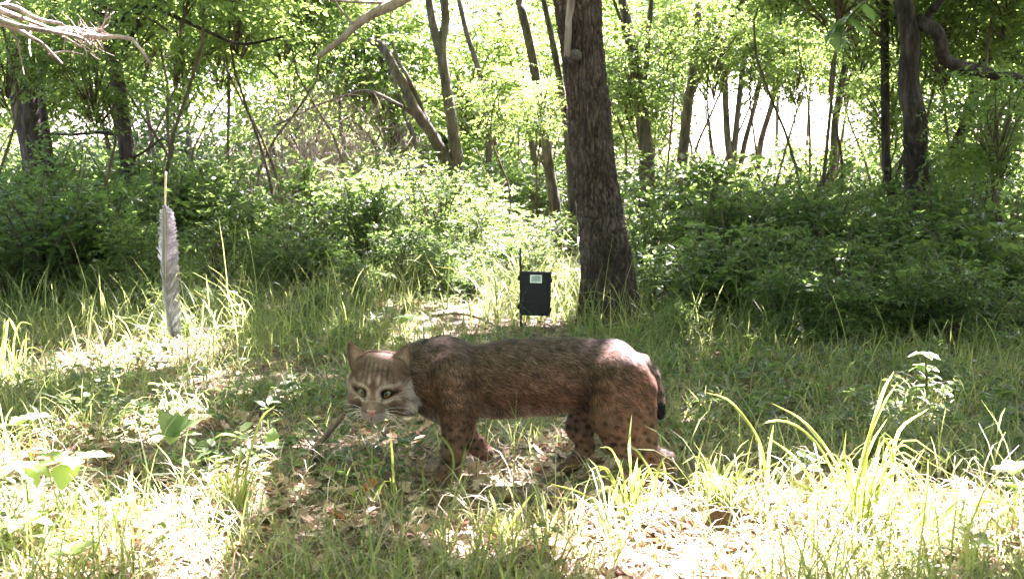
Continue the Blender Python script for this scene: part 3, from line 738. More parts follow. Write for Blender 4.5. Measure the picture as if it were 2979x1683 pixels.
def ground_cover():
    rng = np.random.default_rng(16)
    X, Y = field(10500, 2.3, 8.5, rng, .9)
    d = fbm(X * 2.1 + 4, Y * 2.1, 27, 3); ca, cb = at(1215, 1400, 3.1)[0], at(1990, 1400, 3.1)[0]
    keep = (rng.random(len(X)) < np.clip((d - .45) * 5, .06, 1) * np.clip((Y - 2.2) / 2.2, .15, 1)) & ~((X > ca) & (X < cb) & (Y > 2.7) & (Y < 3.6))
    X, Y = X[keep], Y[keep]; n = len(X); m = 6
    h = .025 + .13 * rng.random(n) ** 1.6
    c = np.stack([X, Y, gz(X, Y) + h], -1)
    az = rng.random((n, 1)) * 6.283 + np.arange(m)[None] * 6.283 / m + rng.normal(size=(n, m)) * .3
    fw = np.stack([np.cos(az), np.sin(az), rng.normal(size=(n, m)) * .3 + .15], -1)
    up = np.array([0, 0, 1.0]) + rng.normal(size=(n, m, 3)) * .3
    pos = c[:, None] + fw * .006 - np.array([0, 0, 1.0]) * (rng.random((n, m, 1)) * h[:, None, None] * .6)
    V, F = scatter(LEAF_V, LEAF_F, pos.reshape(-1, 3), fw.reshape(-1, 3), up.reshape(-1, 3), ((.022 + .035 * rng.random((n, 1))) * (.7 + .5 * rng.random((n, m)))).ravel(), 1.25)
    st = blades(np.stack([X, Y, gz(X, Y)], -1), rng.random(n) * 6.283, h * 1.02, np.full(n, .0025), np.full(n, .1), rng, 3)
    V, F = merge([(V, F), st])
    o = obj('ground_cover', mesh('ground_cover', V, F, smooth=False), M['shrub']); tag(o, 'small broad leaved weeds growing among the grass', 'weeds'); o['kind'] = 'stuff'
ground_cover()

# ================================================================== BOBCAT
def build_cat():
    YM = 3.215                                                  # mid plane of the body
    s = 3.32 / FPX                                              # metres per photograph pixel at the cat
    def C(px, py, dy=0.0):
        p = at(px, py, YM); p[1] += dy; return p
    prims = []                                                  # (a, b, ra, rb, squash in y, blend, tag)
    def rc(a, b, ra, rb, ys=1.0, k=.03, tag='trunk'):
        prims.append((np.asarray(a, float), np.asarray(b, float), ra, rb, ys, k, tag))
    def chain(pts, ys, k, tag, dy=None):
        for (a, b) in zip(pts[:-1], pts[1:]):
            da = a[3] if len(a) > 3 else (dy or 0); db = b[3] if len(b) > 3 else (dy or 0)
            rc(C(a[0], a[1], da), C(b[0], b[1], db), a[2] * s, b[2] * s, ys, k, tag)
    # trunk
    chain([(1285, 1098, 88), (1372, 1106, 87), (1480, 1096, 95), (1580, 1090, 94), (1670, 1083, 87), (1765, 1090, 89), (1822, 1118, 80)], .74, .04, 'trunk')
    chain([(1285, 1018, 30), (1315, 1024, 30)], 1.5, .045, 'trunk')                 # withers
    chain([(1290, 1085, 82), (1225, 1078, 67), (1165, 1082, 58, -.045)], .85, .05, 'neck')
    chain([(1262, 1140, 60), (1300, 1170, 56)], .9, .05, 'chest')
    # near foreleg
    chain([(1318, 1070, 58), (1338, 1165, 54)], .62, .022, 'shoulder', -.086)
    chain([(1338, 1160, 50), (1334, 1222, 39), (1319, 1300, 26), (1302, 1350, 22)], .85, .022, 'leg', -.072)
    chain([(1302, 1350, 22), (1290, 1378, 22), (1268, 1387, 18)], 1.1, .015, 'paw', -.072)
    for q in (-.018, -.006, .006, .018):
        rc(C(1272, 1386, -.072 + q), C(1258, 1390, -.072 + q * 1.15), .015, .012, 1, .012, 'paw')
    # far foreleg, lifted and folded back
    chain([(1330, 1190, 45), (1358, 1288, 26)], .8, .025, 'leg', .062)
    chain([(1358, 1288, 26), (1386, 1310, 25), (1412, 1332, 23)], .9, .015, 'paw', .062)
    # near hind leg, stretched back
    chain([(1795, 1085, 78), (1790, 1190, 66)], .60, .028, 'thigh', -.080)
    chain([(1850, 1120, 46), (1868, 1250, 32)], .75, .03, 'thigh', -.058)
    chain([(1782, 1205, 62), (1800, 1260, 43), (1868, 1298, 28), (1930, 1318, 19)], .75, .025, 'leg', -.066)
    chain([(1930, 1316, 20), (1944, 1350, 18), (1946, 1382, 18)], .95, .015, 'leg', -.066)
    chain([(1946, 1384, 20), (1912, 1390, 18)], 1.15, .012, 'paw', -.066)
    # far hind leg, stepping forward
    chain([(1720, 1170, 58), (1690, 1255, 36)], .7, .03, 'leg', .06)
    chain([(1690, 1255, 36), (1708, 1308, 22), (1672, 1362, 20)], .85, .02, 'leg', .06)
    chain([(1672, 1364, 20), (1645, 1376, 18)], 1.1, .012, 'paw', .06)
    # tail
    chain([(1862, 1055, 26), (1893, 1085, 19), (1908, 1130, 15), (1913, 1165, 15), (1920, 1196, 13)], 1, .015, 'tail', -.012)
    # head frame: r = towards viewer's right, u = up, f = out of the face
    Hc = C(1114, 1095, -.095)
    yaw, pit = R(-5), R(-4)
    f = norm(np.array([[math.sin(yaw) * math.cos(pit), -math.cos(yaw) * math.cos(pit), math.sin(pit)]]))[0]
    r_ = norm(np.cross(f, [0, 0, 1])[None])[0] * -1.0
    r_ = norm(np.cross([0, 0, 1], -f)[None])[0] * -1
    if r_[0] < 0: r_ = -r_
    u = np.cross(r_, f) * -1
    if u[2] < 0: u = -u
    roll = R(-2.5); r_, u = r_ * math.cos(roll) + u * math.sin(roll), u * math.cos(roll) - r_ * math.sin(roll)
    B = np.stack([r_, u, f], 0)                                  # world = Hc + local @ B
    def H(a, b, c): return Hc + np.array([a, b, c]) @ B
    def hd(a, b, ra, rb, k=.02, tag='head'): rc(H(*a), H(*b), ra, rb, 1, k, tag)
    hd((-.022, .025, -.015), (.022, .025, -.015), .066, .066, .02)
    hd((0, .03, .0), (0, .01, .03), .06, .056, .02)
    for q in (-1, 1):
        hd((q * .040, -.022, -.004), (q * .044, -.045, .004), .046, .036, .02)       # cheeks
        hd((q * .030, .010, .046), (q * .038, .004, .036), .020, .020, .015)        # brows
        hd((q * .012, -.076, .086), (q * .020, -.076, .072), .0190, .021, .012, 'muzzle')
        hd((q * .062, -.035, -.02), (q * .078, -.062, -.012), .034, .018, .02, 'ruff')
    hd((.070, -.050, -.03), (.094, -.072, -.022), .034, .016, .02, 'ruff')
    hd((.055, -.072, -.01), (.085, -.088, -.02), .026, .014, .02, 'ruff')
    hd((0, .006, .050), (0, -.058, .094), .021, .0160, .014)                         # bridge of the nose
    hd((0, -.094, .070), (0, -.086, .05), .015, .022, .012, 'muzzle')                # chin
    hd((0, -.045, .045), (0, -.066, .06), .042, .034, .02)
    lo = np.array([Hc[0] - .17, YM - .27, -.02]); hi = np.array([C(1990, 1300)[0], YM + .18, .60])
    h = .0046
    nx, ny, nz = [int(q) for q in np.ceil((hi - lo) / h)]
    ax = [lo[i] + h * np.arange(n) for i, n in enumerate((nx, ny, nz))]
    D = np.full((nx, ny, nz), .2, np.float32)
    def sd(P, a, b, ra, rb, ys):
        P = P.copy(); yc = (a[1] + b[1]) / 2
        P[..., 1] = yc + (P[..., 1] - yc) / ys
        ab = b - a; t = np.clip(((P - a) @ ab) / (ab @ ab + 1e-12), 0, 1)
        return (np.linalg.norm(P - (a + t[..., None] * ab), axis=-1) - (ra + (rb - ra) * t)) * min(1, ys + .1)
    for a, b, ra, rb, ys, k, tg in prims:
        m = max(ra, rb) * max(1, ys) + k + .03
        i0 = np.clip(((np.minimum(a, b) - m - lo) / h).astype(int), 0, [nx, ny, nz]); i1 = np.clip(((np.maximum(a, b) + m - lo) / h).astype(int) + 1, 0, [nx, ny, nz])
        G = np.stack(np.meshgrid(*[ax[q][i0[q]:i1[q]] for q in range(3)], indexing='ij'), -1)
        d = sd(G, a, b, ra, rb, ys).astype(np.float32)
        sub = D[i0[0]:i1[0], i0[1]:i1[1], i0[2]:i1[2]]
        hh = np.clip(.5 + .5 * (sub - d) / k, 0, 1)
        D[i0[0]:i1[0], i0[1]:i1[1], i0[2]:i1[2]] = sub * (1 - hh) + d * hh - k * hh * (1 - hh)
    def on_face(a, b):                                          # point of the face surface, coming from the front
        for d in np.arange(.14, 0, -.0008):
            q = H(a, b, d); ii = np.round((q - lo) / h).astype(int)
            if D[tuple(ii)] < .0008: return q
        return H(a, b, .05)
    EYES = [on_face(-.0370, -.013), on_face(.0370, -.013)]
    NOSE = on_face(0, -.066)
    # surface nets
    neg = D < 0
    cs = sum(neg[i:nx - 1 + i, j:ny - 1 + j, k:nz - 1 + k].astype(np.int8) for i in (0, 1) for j in (0, 1) for k in (0, 1))
    act = (cs > 0) & (cs < 8)
    idx = np.full(act.shape, -1, np.int64); ci = np.argwhere(act); idx[act] = np.arange(len(ci))
    acc = np.zeros((len(ci), 3)); cnt = np.zeros(len(ci))
    corners = [(i, j, k) for i in (0, 1) for j in (0, 1) for k in (0, 1)]
    for a in corners:
        for b in corners:
            if sum(abs(a[q] - b[q]) for q in range(3)) == 1 and a < b:
                va = D[ci[:, 0] + a[0], ci[:, 1] + a[1], ci[:, 2] + a[2]]; vb = D[ci[:, 0] + b[0], ci[:, 1] + b[1], ci[:, 2] + b[2]]
                m = (va < 0) != (vb < 0); t = np.where(m, va / np.where(va == vb, 1, va - vb), 0)
                acc[m] += (np.array(a) + t[m, None] * (np.array(b) - np.array(a))); cnt[m] += 1
    V = lo + h * (ci + acc / cnt[:, None])
    Fs = []
    for axis in range(3):
        o1, o2 = [(1, 2), (2, 0), (0, 1)][axis]
        sl0 = [slice(1, -1)] * 3; sl0[axis] = slice(0, -1); sl1 = [slice(1, -1)] * 3; sl1[axis] = slice(1, None)
        a, b = neg[tuple(sl0)], neg[tuple(sl1)]
        for flip, m in ((False, a & ~b), (True, ~a & b)):
            e = np.argwhere(m)
            base = e.copy()
            for q in range(3):
                if q != axis: base[:, q] += 1
            def cell(d1, d2):
                c = base.copy(); c[:, o1] += d1; c[:, o2] += d2; return idx[c[:, 0], c[:, 1], c[:, 2]]
            q4 = np.stack([cell(-1, -1), cell(0, -1), cell(0, 0), cell(-1, 0)], -1)
            Fs.append(q4[:, ::-1] if flip else q4)
    F = np.concatenate(Fs); F = F[(F >= 0).all(1)]
    for _ in range(3):                                          # light smoothing
        A = np.zeros_like(V); n_ = np.zeros(len(V))
        for q in range(4):
            np.add.at(A, F[:, q], V[F[:, (q + 1) % 4]]); np.add.at(n_, F[:, q], 1)
            np.add.at(A, F[:, (q + 1) % 4], V[F[:, q]]); np.add.at(n_, F[:, (q + 1) % 4], 1)
        V = V * .5 + .5 * A / np.maximum(n_, 1)[:, None]
    fn = np.cross(V[F[:, 2]] - V[F[:, 0]], V[F[:, 3]] - V[F[:, 1]])
    N = np.zeros_like(V)
    for q in range(4): np.add.at(N, F[:, q], fn)
    N = norm(N)
    TAGS = ['trunk', 'neck', 'chest', 'shoulder', 'leg', 'paw', 'thigh', 'tail', 'head', 'muzzle', 'ruff']
    def classify(P):
        best = np.full(len(P), 9.0); t = np.zeros(len(P), int); far = np.zeros(len(P), bool)
        for a, b, ra, rb, ys, k, tg in prims:
            d = sd(P, a, b, ra, rb, ys); m = d < best
            best[m] = d[m]; t[m] = TAGS.index(tg)
        return t
    def pxl(P):                                                 # photograph pixel of points (to look up coat tones and painted light and shade by body place)
        d = P - np.array([0, 0, CAMH]); yc_ = d[:, 1] * cp - d[:, 2] * sp; vc = d[:, 1] * sp + d[:, 2] * cp
        return PW / 2 + FPX * d[:, 0] / yc_, PH / 2 - FPX * vc / yc_
    rng = np.random.default_rng(4)
    tv = classify(V)
    legs = np.isin(tv, [TAGS.index(q) for q in ('leg', 'paw', 'thigh')])
    lv = V[legs]; lv = lv[lv[:, 2] < .27]
    spots = []
    for q in lv[rng.permutation(len(lv))]:
        if all(((q - o) ** 2).sum() > .026 ** 2 for o in spots): spots.append(q)
        if len(spots) > 330: break
    spots = np.array(spots); srad = rng.uniform(.0065, .0120, len(spots))
    def coat(P, t):
        x, y = P[:, 0], P[:, 1]; z = P[:, 2]
        n = len(P)
        lx, ly = pxl(P)
        back = np.clip((z - .34) / .14, 0, 1); low = np.clip((.265 - z) / .06, 0, 1)
        c = np.tile(np.array([.36, .195, .125]), (n, 1))
        c = c + (np.array([.215, .150, .130]) - c) * (back ** 1.2)[:, None]
        und = low * np.isin(t, [0, 2]).astype(float)
        c = c + (np.array([.85, .70, .55]) - c) * und[:, None]
        mott = fbm(x * 34, z * 60 + y * 40, 61, 3)
        fleck = fbm(x * 95 + y * 30, z * 130, 63, 2)
        c = c * np.clip(.30 + 1.45 * mott, .2, 2)[:, None] * (.55 + .9 * fleck)[:, None]
        tr = np.isin(t, [0, 3, 6])
        crease_shade = np.exp(-((lx - 1700 + (ly - 1130) * .25) / 34) ** 2) * np.clip((ly - 1030) / 60, 0, 1) + .8 * np.exp(-((lx - 1362 - (ly - 1130) * .12) / 20) ** 2) * np.clip((ly - 1060) / 50, 0, 1) * np.clip((1215 - ly) / 40, 0, 1)
        c = c * (1 - .62 * np.clip(crease_shade, 0, 1) * tr)[:, None]  # shade of the hollows behind shoulder and before thigh, painted into the coat
        sun_patch = np.exp(-((lx - 1310) / 30) ** 2 - ((ly - 1110) / 55) ** 2) + .8 * np.exp(-((lx - 1800) / 45) ** 2 - ((ly - 1010) / 30) ** 2)
        c = c * (1 + .55 * sun_patch * tr)[:, None]  # sunlight on shoulder and rump, brightened in the coat colour
        L = np.isin(t, [TAGS.index(q) for q in ('leg', 'paw', 'thigh')])
        if L.any():
            cl = np.tile(np.array([.56, .325, .205]), (L.sum(), 1)) * (.7 + .6 * mott[L])[:, None]
            wl = np.clip((.30 - z[L]) / .13, 0, 1)[:, None]; cl = c[L] * 1.12 * (1 - wl) + cl * wl
            rear = np.clip((lx[L] - 1885) / 40, 0, 1) * (z[L] < .22); cl = cl + (np.array([.52, .38, .29]) - cl) * (rear * .6)[:, None]
            dmin = np.full(L.sum(), 9.0)
            for q, w in zip(spots, srad):
                d_ = np.sqrt(((P[L] - q) ** 2 * np.array([.8, 1, 1.7])).sum(1)) / w
                dmin = np.minimum(dmin, d_)
            k = np.clip(1.5 - dmin, 0, 1) * np.clip((.275 - z[L]) / .05, 0, 1) * np.clip((z[L] - .03) / .03, 0, 1)
            c[L] = cl + (np.array([.022, .014, .012]) - cl) * (k * .92)[:, None]
        tl = t == TAGS.index('tail')
        if tl.any():
            ct = np.tile(np.array([.34, .225, .165]), (tl.sum(), 1))
            zz = z[tl]; top = zz.max()
            blk = np.clip((C(1913, 1152)[2] - zz) / .012, 0, 1); bar = np.exp(-((zz - C(1912, 1135)[2]) / .006) ** 2) * .6
            k = np.maximum(blk, bar)
            c[tl] = ct + (np.array([.010, .009, .012]) - ct) * k[:, None]
        hm = np.isin(t, [TAGS.index(q) for q in ('head', 'muzzle', 'ruff')])
        if hm.any():
            l = (P[hm] - Hc) @ B.T; a, b, d = l[:, 0], l[:, 1], l[:, 2]; aa = np.abs(a)
            ch = np.tile(np.array([.29, .185, .130]), (len(a), 1)) * np.clip(.45 + 1.1 * mott[hm], .4, 1.6)[:, None]
            def paint(col, m): 
                nonlocal ch
                m = np.clip(m, 0, 1)[:, None]; ch = ch + (np.array(col) - ch) * m
            g = lambda v, c0, w: np.exp(-((v - c0) / w) ** 2)
            paint([.58, .46, .41], g(aa, .0, .035) * np.clip((b - .055) / .03, 0, 1) * .25)              # sunlit pale crown, painted in
            for q in (.007, .021, .036): paint([.05, .035, .03], g(aa, q, .0032) * np.clip((b - .014) / .012, 0, 1) * np.clip((.085 - b) / .03, 0, 1) * .65)   # forehead stripes
            paint([.95, .76, .62], g(aa, .0125, .0062) * g(b, .024, .011)); paint([.80, .66, .56], g(aa, .030, .006) * g(b, .020, .008) * .6)                            # pale marks over the nose
            paint([.42, .27, .205], g(aa, 0, .014) * np.clip((.0 - b) / .02, 0, 1) * (d > .03))             # nose bridge
            paint([.62, .45, .37], g(aa, 0, .008) * g(b, -.050, .018) * (d > .03) * .8)
            ed = np.sqrt(((aa - .0370) / 1.10) ** 2 + (b + .013) ** 2)
            paint([.90, .74, .62], g(ed, .0240, .0046) * (d > .02))                                  # pale eye ring
            paint([.012, .009, .008], np.clip((.0172 - ed) / .003, 0, 1) * (d > .02))                     # dark rim
            paint([.02, .015, .012], g(aa - (.026 + (-.022 - b) * -.25), 0, .0035) * np.clip((-.02 - b) / .006, 0, 1) * np.clip((b + .045) / .012, 0, 1) * (d > .03) * .8)  # tear line
            for b0, sl in ((-.030, -.20), (-.050, -.24), (-.068, -.24)):                                   # cheek stripes
                paint([.03, .022, .02], g(b, b0 + (aa - .055) * sl, .0035) * np.clip((aa - .060) / .01, 0, 1) * (d > -.045) * .85)
            paint([.80, .70, .64], np.clip((aa - .062) / .012, 0, 1) * np.clip((.01 - b) / .02, 0, 1) * np.where(a > 0, .95, .35) * (1 - g(b, -.036 + (aa - .055) * -.22, .005)))   # pale ruff
            paint([.68, .57, .49], np.clip((d - .055) / .012, 0, 1) * np.clip((-.060 - b) / .010, 0, 1) * np.clip((.05 - aa) / .01, 0, 1))     # muzzle
            for bb in (-.067, -.075, -.083): paint([.07, .05, .045], g(b, bb + aa * .1, .0022) * g(aa, .024, .010) * (d > .06) * .7)
            paint([.72, .62, .54], np.clip((-.090 - b) / .008, 0, 1) * (d > .02))                          # chin
            paint([.045, .035, .03], np.clip((aa - .060) / .01, 0, 1) * g(b, -.088, .010) * (a > 0) * .9)  # dark ruff tip
            paint([.03, .02, .018], g(aa, 0, .0022) * np.clip((-.076 - b) / .004, 0, 1) * np.clip((b + .088) / .004, 0, 1) * (d > .07))
            c[hm] = ch
        return np.clip(c * np.where(hm, .70, .39)[:, None] * np.array([1.0, .97, 1.0]), .004, 1)
    ct = np.array([V[:, 0].mean(), YM, 0])
    root = thing('bobcat', 'brown spotted bobcat walking through the grass with its face turned to us', 'bobcat', (ct[0], YM, 0))
    body = obj('body', mesh('body', V - ct, F, True, coat(V, tv) * .8), M['skin'], root)
    # ---------------- fur: tapered ribbons combed over the body
    def fur(n, seed, sel=None):
        rg = np.random.default_rng(seed)
        ar = np.linalg.norm(fn, axis=1) / 2
        fc = V[F].mean(1); fN = norm(N[F].mean(1))
        w = ar.copy(); ft = classify(fc)
        hmask = np.isin(ft, [TAGS.index(q) for q in ('head', 'muzzle')])
        w[hmask] *= 2.6; w[fN[:, 1] > .45] *= .25
        for e in EYES: w[((fc - e) ** 2).sum(1) < .0160 ** 2] = 0
        w[((fc - NOSE) ** 2).sum(1) < .010 ** 2] = 0
        pick = rg.choice(len(F), n, p=w / w.sum())
        a = rg.random((n, 1)); b = rg.random((n, 1)); q = V[F[pick]]
        P = (q[:, 0] * (1 - a) + q[:, 1] * a) * (1 - b) + (q[:, 3] * (1 - a) + q[:, 2] * a) * b
        n0 = fN[pick]; t = ft[pick]
        is_ = lambda *k: np.isin(t, [TAGS.index(z) for z in k])
        flow = np.tile(np.array([1.0, 0, -.38]), (n, 1))
        low = P[:, 2] < .25
        flow[is_('trunk', 'chest') & low] = [.55, 0, -1]
        flow[is_('shoulder')] = [.5, 0, -.9]; flow[is_('thigh')] = [.75, 0, -.65]
        flow[is_('leg')] = [.35, 0, -1]; flow[is_('paw')] = [-.6, 0, -.5]; flow[is_('tail')] = [.12, 0, -1]; flow[is_('neck')] = [.9, .2, -.5]
        hm = is_('head', 'muzzle', 'ruff')
        l = (P[hm] - Hc) @ B.T
        fl = np.stack([l[:, 0] * 1.0, l[:, 1] + .05, -.03 - 0 * l[:, 0]], -1); fl[l[:, 1] < -.03, 1] = -.025
        flow[hm] = fl @ B
        flow[is_('ruff')] = (np.stack([np.sign((P[is_('ruff')] - Hc) @ B[0]) * .8, np.full(is_('ruff').sum(), -.75), np.full(is_('ruff').sum(), -.25)], -1)) @ B
        cl_ = np.stack([fbm(P[:, 0] * 46, P[:, 2] * 46 + P[:, 1] * 30, 71, 2), fbm(P[:, 0] * 46 + 9, P[:, 2] * 46, 72, 2), fbm(P[:, 0] * 46, P[:, 2] * 46 + 7, 73, 2)], -1) - .5
        flow = flow + cl_ * np.where(hm, .3, 1.3)[:, None] * np.linalg.norm(flow, axis=1, keepdims=True)
        flow = flow + rg.normal(size=(n, 3)) * .16 * np.linalg.norm(flow, axis=1, keepdims=True)
        tn = norm(flow - n0 * (flow * n0).sum(1, keepdims=True))
        ln = np.full(n, .026); ln[is_('trunk') & low] = .038; ln[is_('chest')] = .030; ln[is_('shoulder')] = .020; ln[is_('thigh')] = .022
        ln[is_('leg')] = .015; ln[is_('paw')] = .009; ln[is_('tail')] = .016; ln[is_('head')] = .0085; ln[is_('muzzle')] = .006; ln[is_('ruff')] = .040
        ch = np.abs((P[hm] - Hc) @ B[0]) > .052
        tmp = ln[hm]; bh = (P[hm] - Hc) @ B[1]
        tmp[ch & (bh < .01)] = .028; dh = (P[hm] - Hc) @ B[2]; tmp[(dh < -.02)] = .024; tmp[(bh > .05) & (dh > -.02)] = .012; ln[hm] = tmp
        for e in EYES:
            ln[((P - e) ** 2).sum(1) < .024 ** 2] = .0035
        ln = ln * rg.uniform(.6, 1.25, n)
        lift = np.where(hm, .38, .42) + rg.normal(size=n) * .10
        d1 = norm(tn + n0 * lift[:, None]); d2 = norm(tn + n0 * (lift * .25)[:, None] + np.array([0, 0, -.12]))
        sdv = norm(np.cross(n0, tn)); wd = np.where(hm, .00085, .0012) * rg.uniform(.7, 1.3, n)
        p1 = P + d1 * (ln * .5)[:, None]; p2 = p1 + d2 * (ln * .5)[:, None]
        P = P - n0 * .001
        vv = np.stack([P - sdv * wd[:, None] / 2, P + sdv * wd[:, None] / 2, p1 + sdv * wd[:, None] * .42, p1 - sdv * wd[:, None] * .42,
                       p2 + sdv * wd[:, None] * .10, p2 - sdv * wd[:, None] * .10], 1)
        vv[..., 2] = np.maximum(vv[..., 2], .006)
        ff = np.array([[0, 1, 2, 3], [3, 2, 4, 5]])[None] + (np.arange(n) * 6)[:, None, None]
        c0 = coat(P, t)
        j = rg.random(n); k = np.ones(n); k[j < .36] = .28; k[(j > .78)] = 2.1
        k[hm & (j < .3)] = .7; k[hm & (j > .8)] = 1.25
        lg_ = is_('leg', 'paw', 'thigh') & (P[:, 2] < .26); k[lg_] = 1 + (k[lg_] - 1) * .3
        k *= rg.uniform(.8, 1.2, n)
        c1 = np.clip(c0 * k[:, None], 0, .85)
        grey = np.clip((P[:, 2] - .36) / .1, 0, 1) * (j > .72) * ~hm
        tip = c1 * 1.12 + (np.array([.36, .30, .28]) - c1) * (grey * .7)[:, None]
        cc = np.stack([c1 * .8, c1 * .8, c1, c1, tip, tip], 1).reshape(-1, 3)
        return vv.reshape(-1, 3), ff.reshape(-1, 4), cc
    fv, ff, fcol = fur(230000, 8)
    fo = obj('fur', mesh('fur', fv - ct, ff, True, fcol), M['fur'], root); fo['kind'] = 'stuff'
    # ---------------- ears: cupped shells with fur edges
    for q, tip, base in ((-1, (-.098, .120, -.012), (-.060, .052, -.004)), (1, (.088, .122, -.014), (.060, .052, -.004))):
        tip = np.array(tip); base = np.array(base)
        axu = tip - base; Lh = np.linalg.norm(axu); axu = axu / Lh
        fac = norm(np.array([[q * .35, .05, 1.0]]))[0]; fac = norm((fac - axu * (fac @ axu))[None])[0]
        lat = np.cross(axu, fac)
        nu, nv = 15, 13
        vs_, cs_ = [], []
        for shell in (0, 1):
            for i in range(nu):
                t = i / (nu - 1); wdt = .039 * (1 - t ** 2.0) ** .80 * (.86 + .14 * math.sin(t * 3.1)) + .001
                for j in range(nv):
                    w = (j / (nv - 1) * 2 - 1)
                    cup = (1 - w * w) * .019 * (1 - t * .75)
                    p = base - axu * .018 + axu * (t * (Lh + .018)) + lat * w * wdt - fac * cup + fac * .004 * (w * w)
                    p = p - fac * (.0035 * shell * (1 - .5 * abs(w)))
                    vs_.append(Hc + p @ B)
                    rim = abs(w) ** 3
                    if shell == 0:
                        c = np.array([.40, .27, .19]) * (1 - .25 * t) + np.array([.30, .26, .22]) * (1 - abs(w)) * (1 - t)
                        c = c * (1 - .8 * rim * (1 if w * q > 0 else .5)) * (.8 + .4 * rng.random())
                    else:
                        c = np.array([.12, .08, .06]) * (1 - .6 * t)
                    cs_.append(c)
        fs_ = []
        for sh in (0, 1):
            o_ = sh * nu * nv
            for i in range(nu - 1):
                for j in range(nv - 1):
                    a_, b_, c_, d_ = o_ + i * nv + j, o_ + i * nv + j + 1, o_ + (i + 1) * nv + j + 1, o_ + (i + 1) * nv + j
                    fs_.append((a_, b_, c_, d_) if sh == 0 else (d_, c_, b_, a_))
        for i in range(nu - 1):
            for j in (0, nv - 1):
                fs_.append((i * nv + j, (i + 1) * nv + j, nu * nv + (i + 1) * nv + j, nu * nv + i * nv + j))
        EV = np.array(vs_); ear = obj('ear', mesh('ear', EV - ct, fs_, True, np.array(cs_)), M['fur'], root)
        # ear fur
        m = 2600; sh = rng.integers(0, 2, m); ii = (rng.random(m) * (nu - 1)).astype(int); jj = (rng.random(m) * (nv - 1)).astype(int)
        k_ = sh * nu * nv + ii * nv + jj
        P0 = EV[k_] * (1 - (a_ := rng.random((m, 1)))) + EV[k_ + nv] * a_; b_ = rng.random((m, 1)); P0 = P0 * (1 - b_) + (EV[k_ + 1] * (1 - a_) + EV[k_ + nv + 1] * a_) * b_
        nn = np.where(sh[:, None] == 0, fac, -fac) @ B
        dr = norm((axu @ B)[None] + rng.normal(size=(m, 3)) * .25 + nn * .25 + ((lat @ B)[None] * ((jj / (nv - 1)) * 2 - 1)[:, None] * .7))
        lnn = rng.uniform(.005, .011, m); sdv = norm(np.cross(nn, dr)); w_ = .0009
        vv = np.stack([P0 - sdv * w_ / 2, P0 + sdv * w_ / 2, P0 + dr * lnn[:, None] + sdv * .0001, P0 + dr * lnn[:, None] - sdv * .0001], 1)
        cc = np.array(cs_)[k_] * rng.uniform(.6, 1.5, (m, 1))
        obj('ear_fur', mesh('ear_fur', vv.reshape(-1, 3) - ct, np.arange(m * 4).reshape(-1, 4), True, np.repeat(cc, 4, 0)), M['fur'], ear)['kind'] = 'stuff'
    # ---------------- eyes, nose, whiskers
    m, nt, b, L = new_mat('cat_eye')
    a = nt.nodes.new('ShaderNodeVertexColor'); a.layer_name = 'Col'; L.new(a.outputs[0], b.inputs['Base Color'])
    b.inputs['Roughness'].default_value = .12; b.inputs['Specular IOR Level'].default_value = .5
    for q, e in zip((-1, 1), EYES):
        vs_, cs_, fs_ = [], [], []
        na, nb = 28, 12
        lk = norm((np.array([0, 0, CAMH]) - e)[None])[0] * .6 + f * .4 + r_ * q * .22; lk = lk / np.linalg.norm(lk)
        ea = norm(np.cross(u, lk)[None])[0]; ea = ea if ea @ r_ > 0 else -ea; eb = np.cross(lk, ea); eb = eb if eb[2] > 0 else -eb
        tl = q * R(6); ea, eb = ea * math.cos(tl) + eb * math.sin(tl), eb * math.cos(tl) - ea * math.sin(tl)
        for i in range(nb + 1):
            t_ = i / nb
            for j in range(na):
                th = 2 * math.pi * j / na; cx, sy = math.cos(th), math.sin(th)
                yy = sy * (.0142 if sy > 0 else .0130) * (1 - .12 * abs(cx))
                vs_.append(e + t_ * (ea * cx * .0180 + eb * yy) + lk * (.0062 * (1 - t_ ** 2.2) - .003))
                d_ = math.hypot(t_ * cx * .0180, t_ * yy * 1.05)
                ir = .5 + .5 * math.sin(j * 2.7)
                cs_.append((.004, .004, .004) if d_ < .0060 else ((.125 + .03 * ir, .080 + .02 * ir, .030) if d_ < .0122 else (.010, .008, .007)))
        for i in range(nb):
            for j in range(na): fs_.append((i * na + j, i * na + (j + 1) % na, (i + 1) * na + (j + 1) % na, (i + 1) * na + j))
        obj('eye', mesh('eye', np.array(vs_) - ct, fs_, True, np.array(cs_)), m, root)
    nm = flat_mat('cat_nose', (.36, .17, .15), .45)
    pts, fcs = [], []
    prof = [(-.0115, .006), (-.006, .0085), (0, .0075), (.006, .0085), (.0115, .006), (.009, -.001), (.0045, -.008), (0, -.0115), (-.0045, -.008), (-.009, -.001)]
    for lay, (sc, dd) in enumerate(((1.0, -.006), (1.0, .003), (.72, .0075), (.2, .0085))):
        for (x_, y_) in prof: pts.append(NOSE + np.array([x_ * sc * 1.3, y_ * sc * 1.25 + .002, dd - abs(x_) * .3 + y_ * .3 - .001]) @ B)
    for lay in range(3):
        for j in range(10): fcs.append((lay * 10 + j, lay * 10 + (j + 1) % 10, lay * 10 + 10 + (j + 1) % 10, lay * 10 + 10 + j))
    obj('nose', mesh('nose', np.array(pts) - ct, fcs), nm, root)
    wm = flat_mat('whisker', (.80, .76, .72), .4)
    parts = []
    for q in (-1, 1):
        for i in range(6):
            a0 = np.array([q * .024, -.064 - .003 * (i % 3), .080])
            ln = .075 + .02 * rng.random(); up_ = .010 - .012 * i
            P = smooth_path([H(*a0), H(a0[0] + q * ln * .5, a0[1] + up_ * .7 + .004, .075), H(a0[0] + q * ln, a0[1] + up_ * 1.6 - .012, .05)], 8)
            parts.append(tube(P, np.linspace(.00065, .0002, 8), 6))
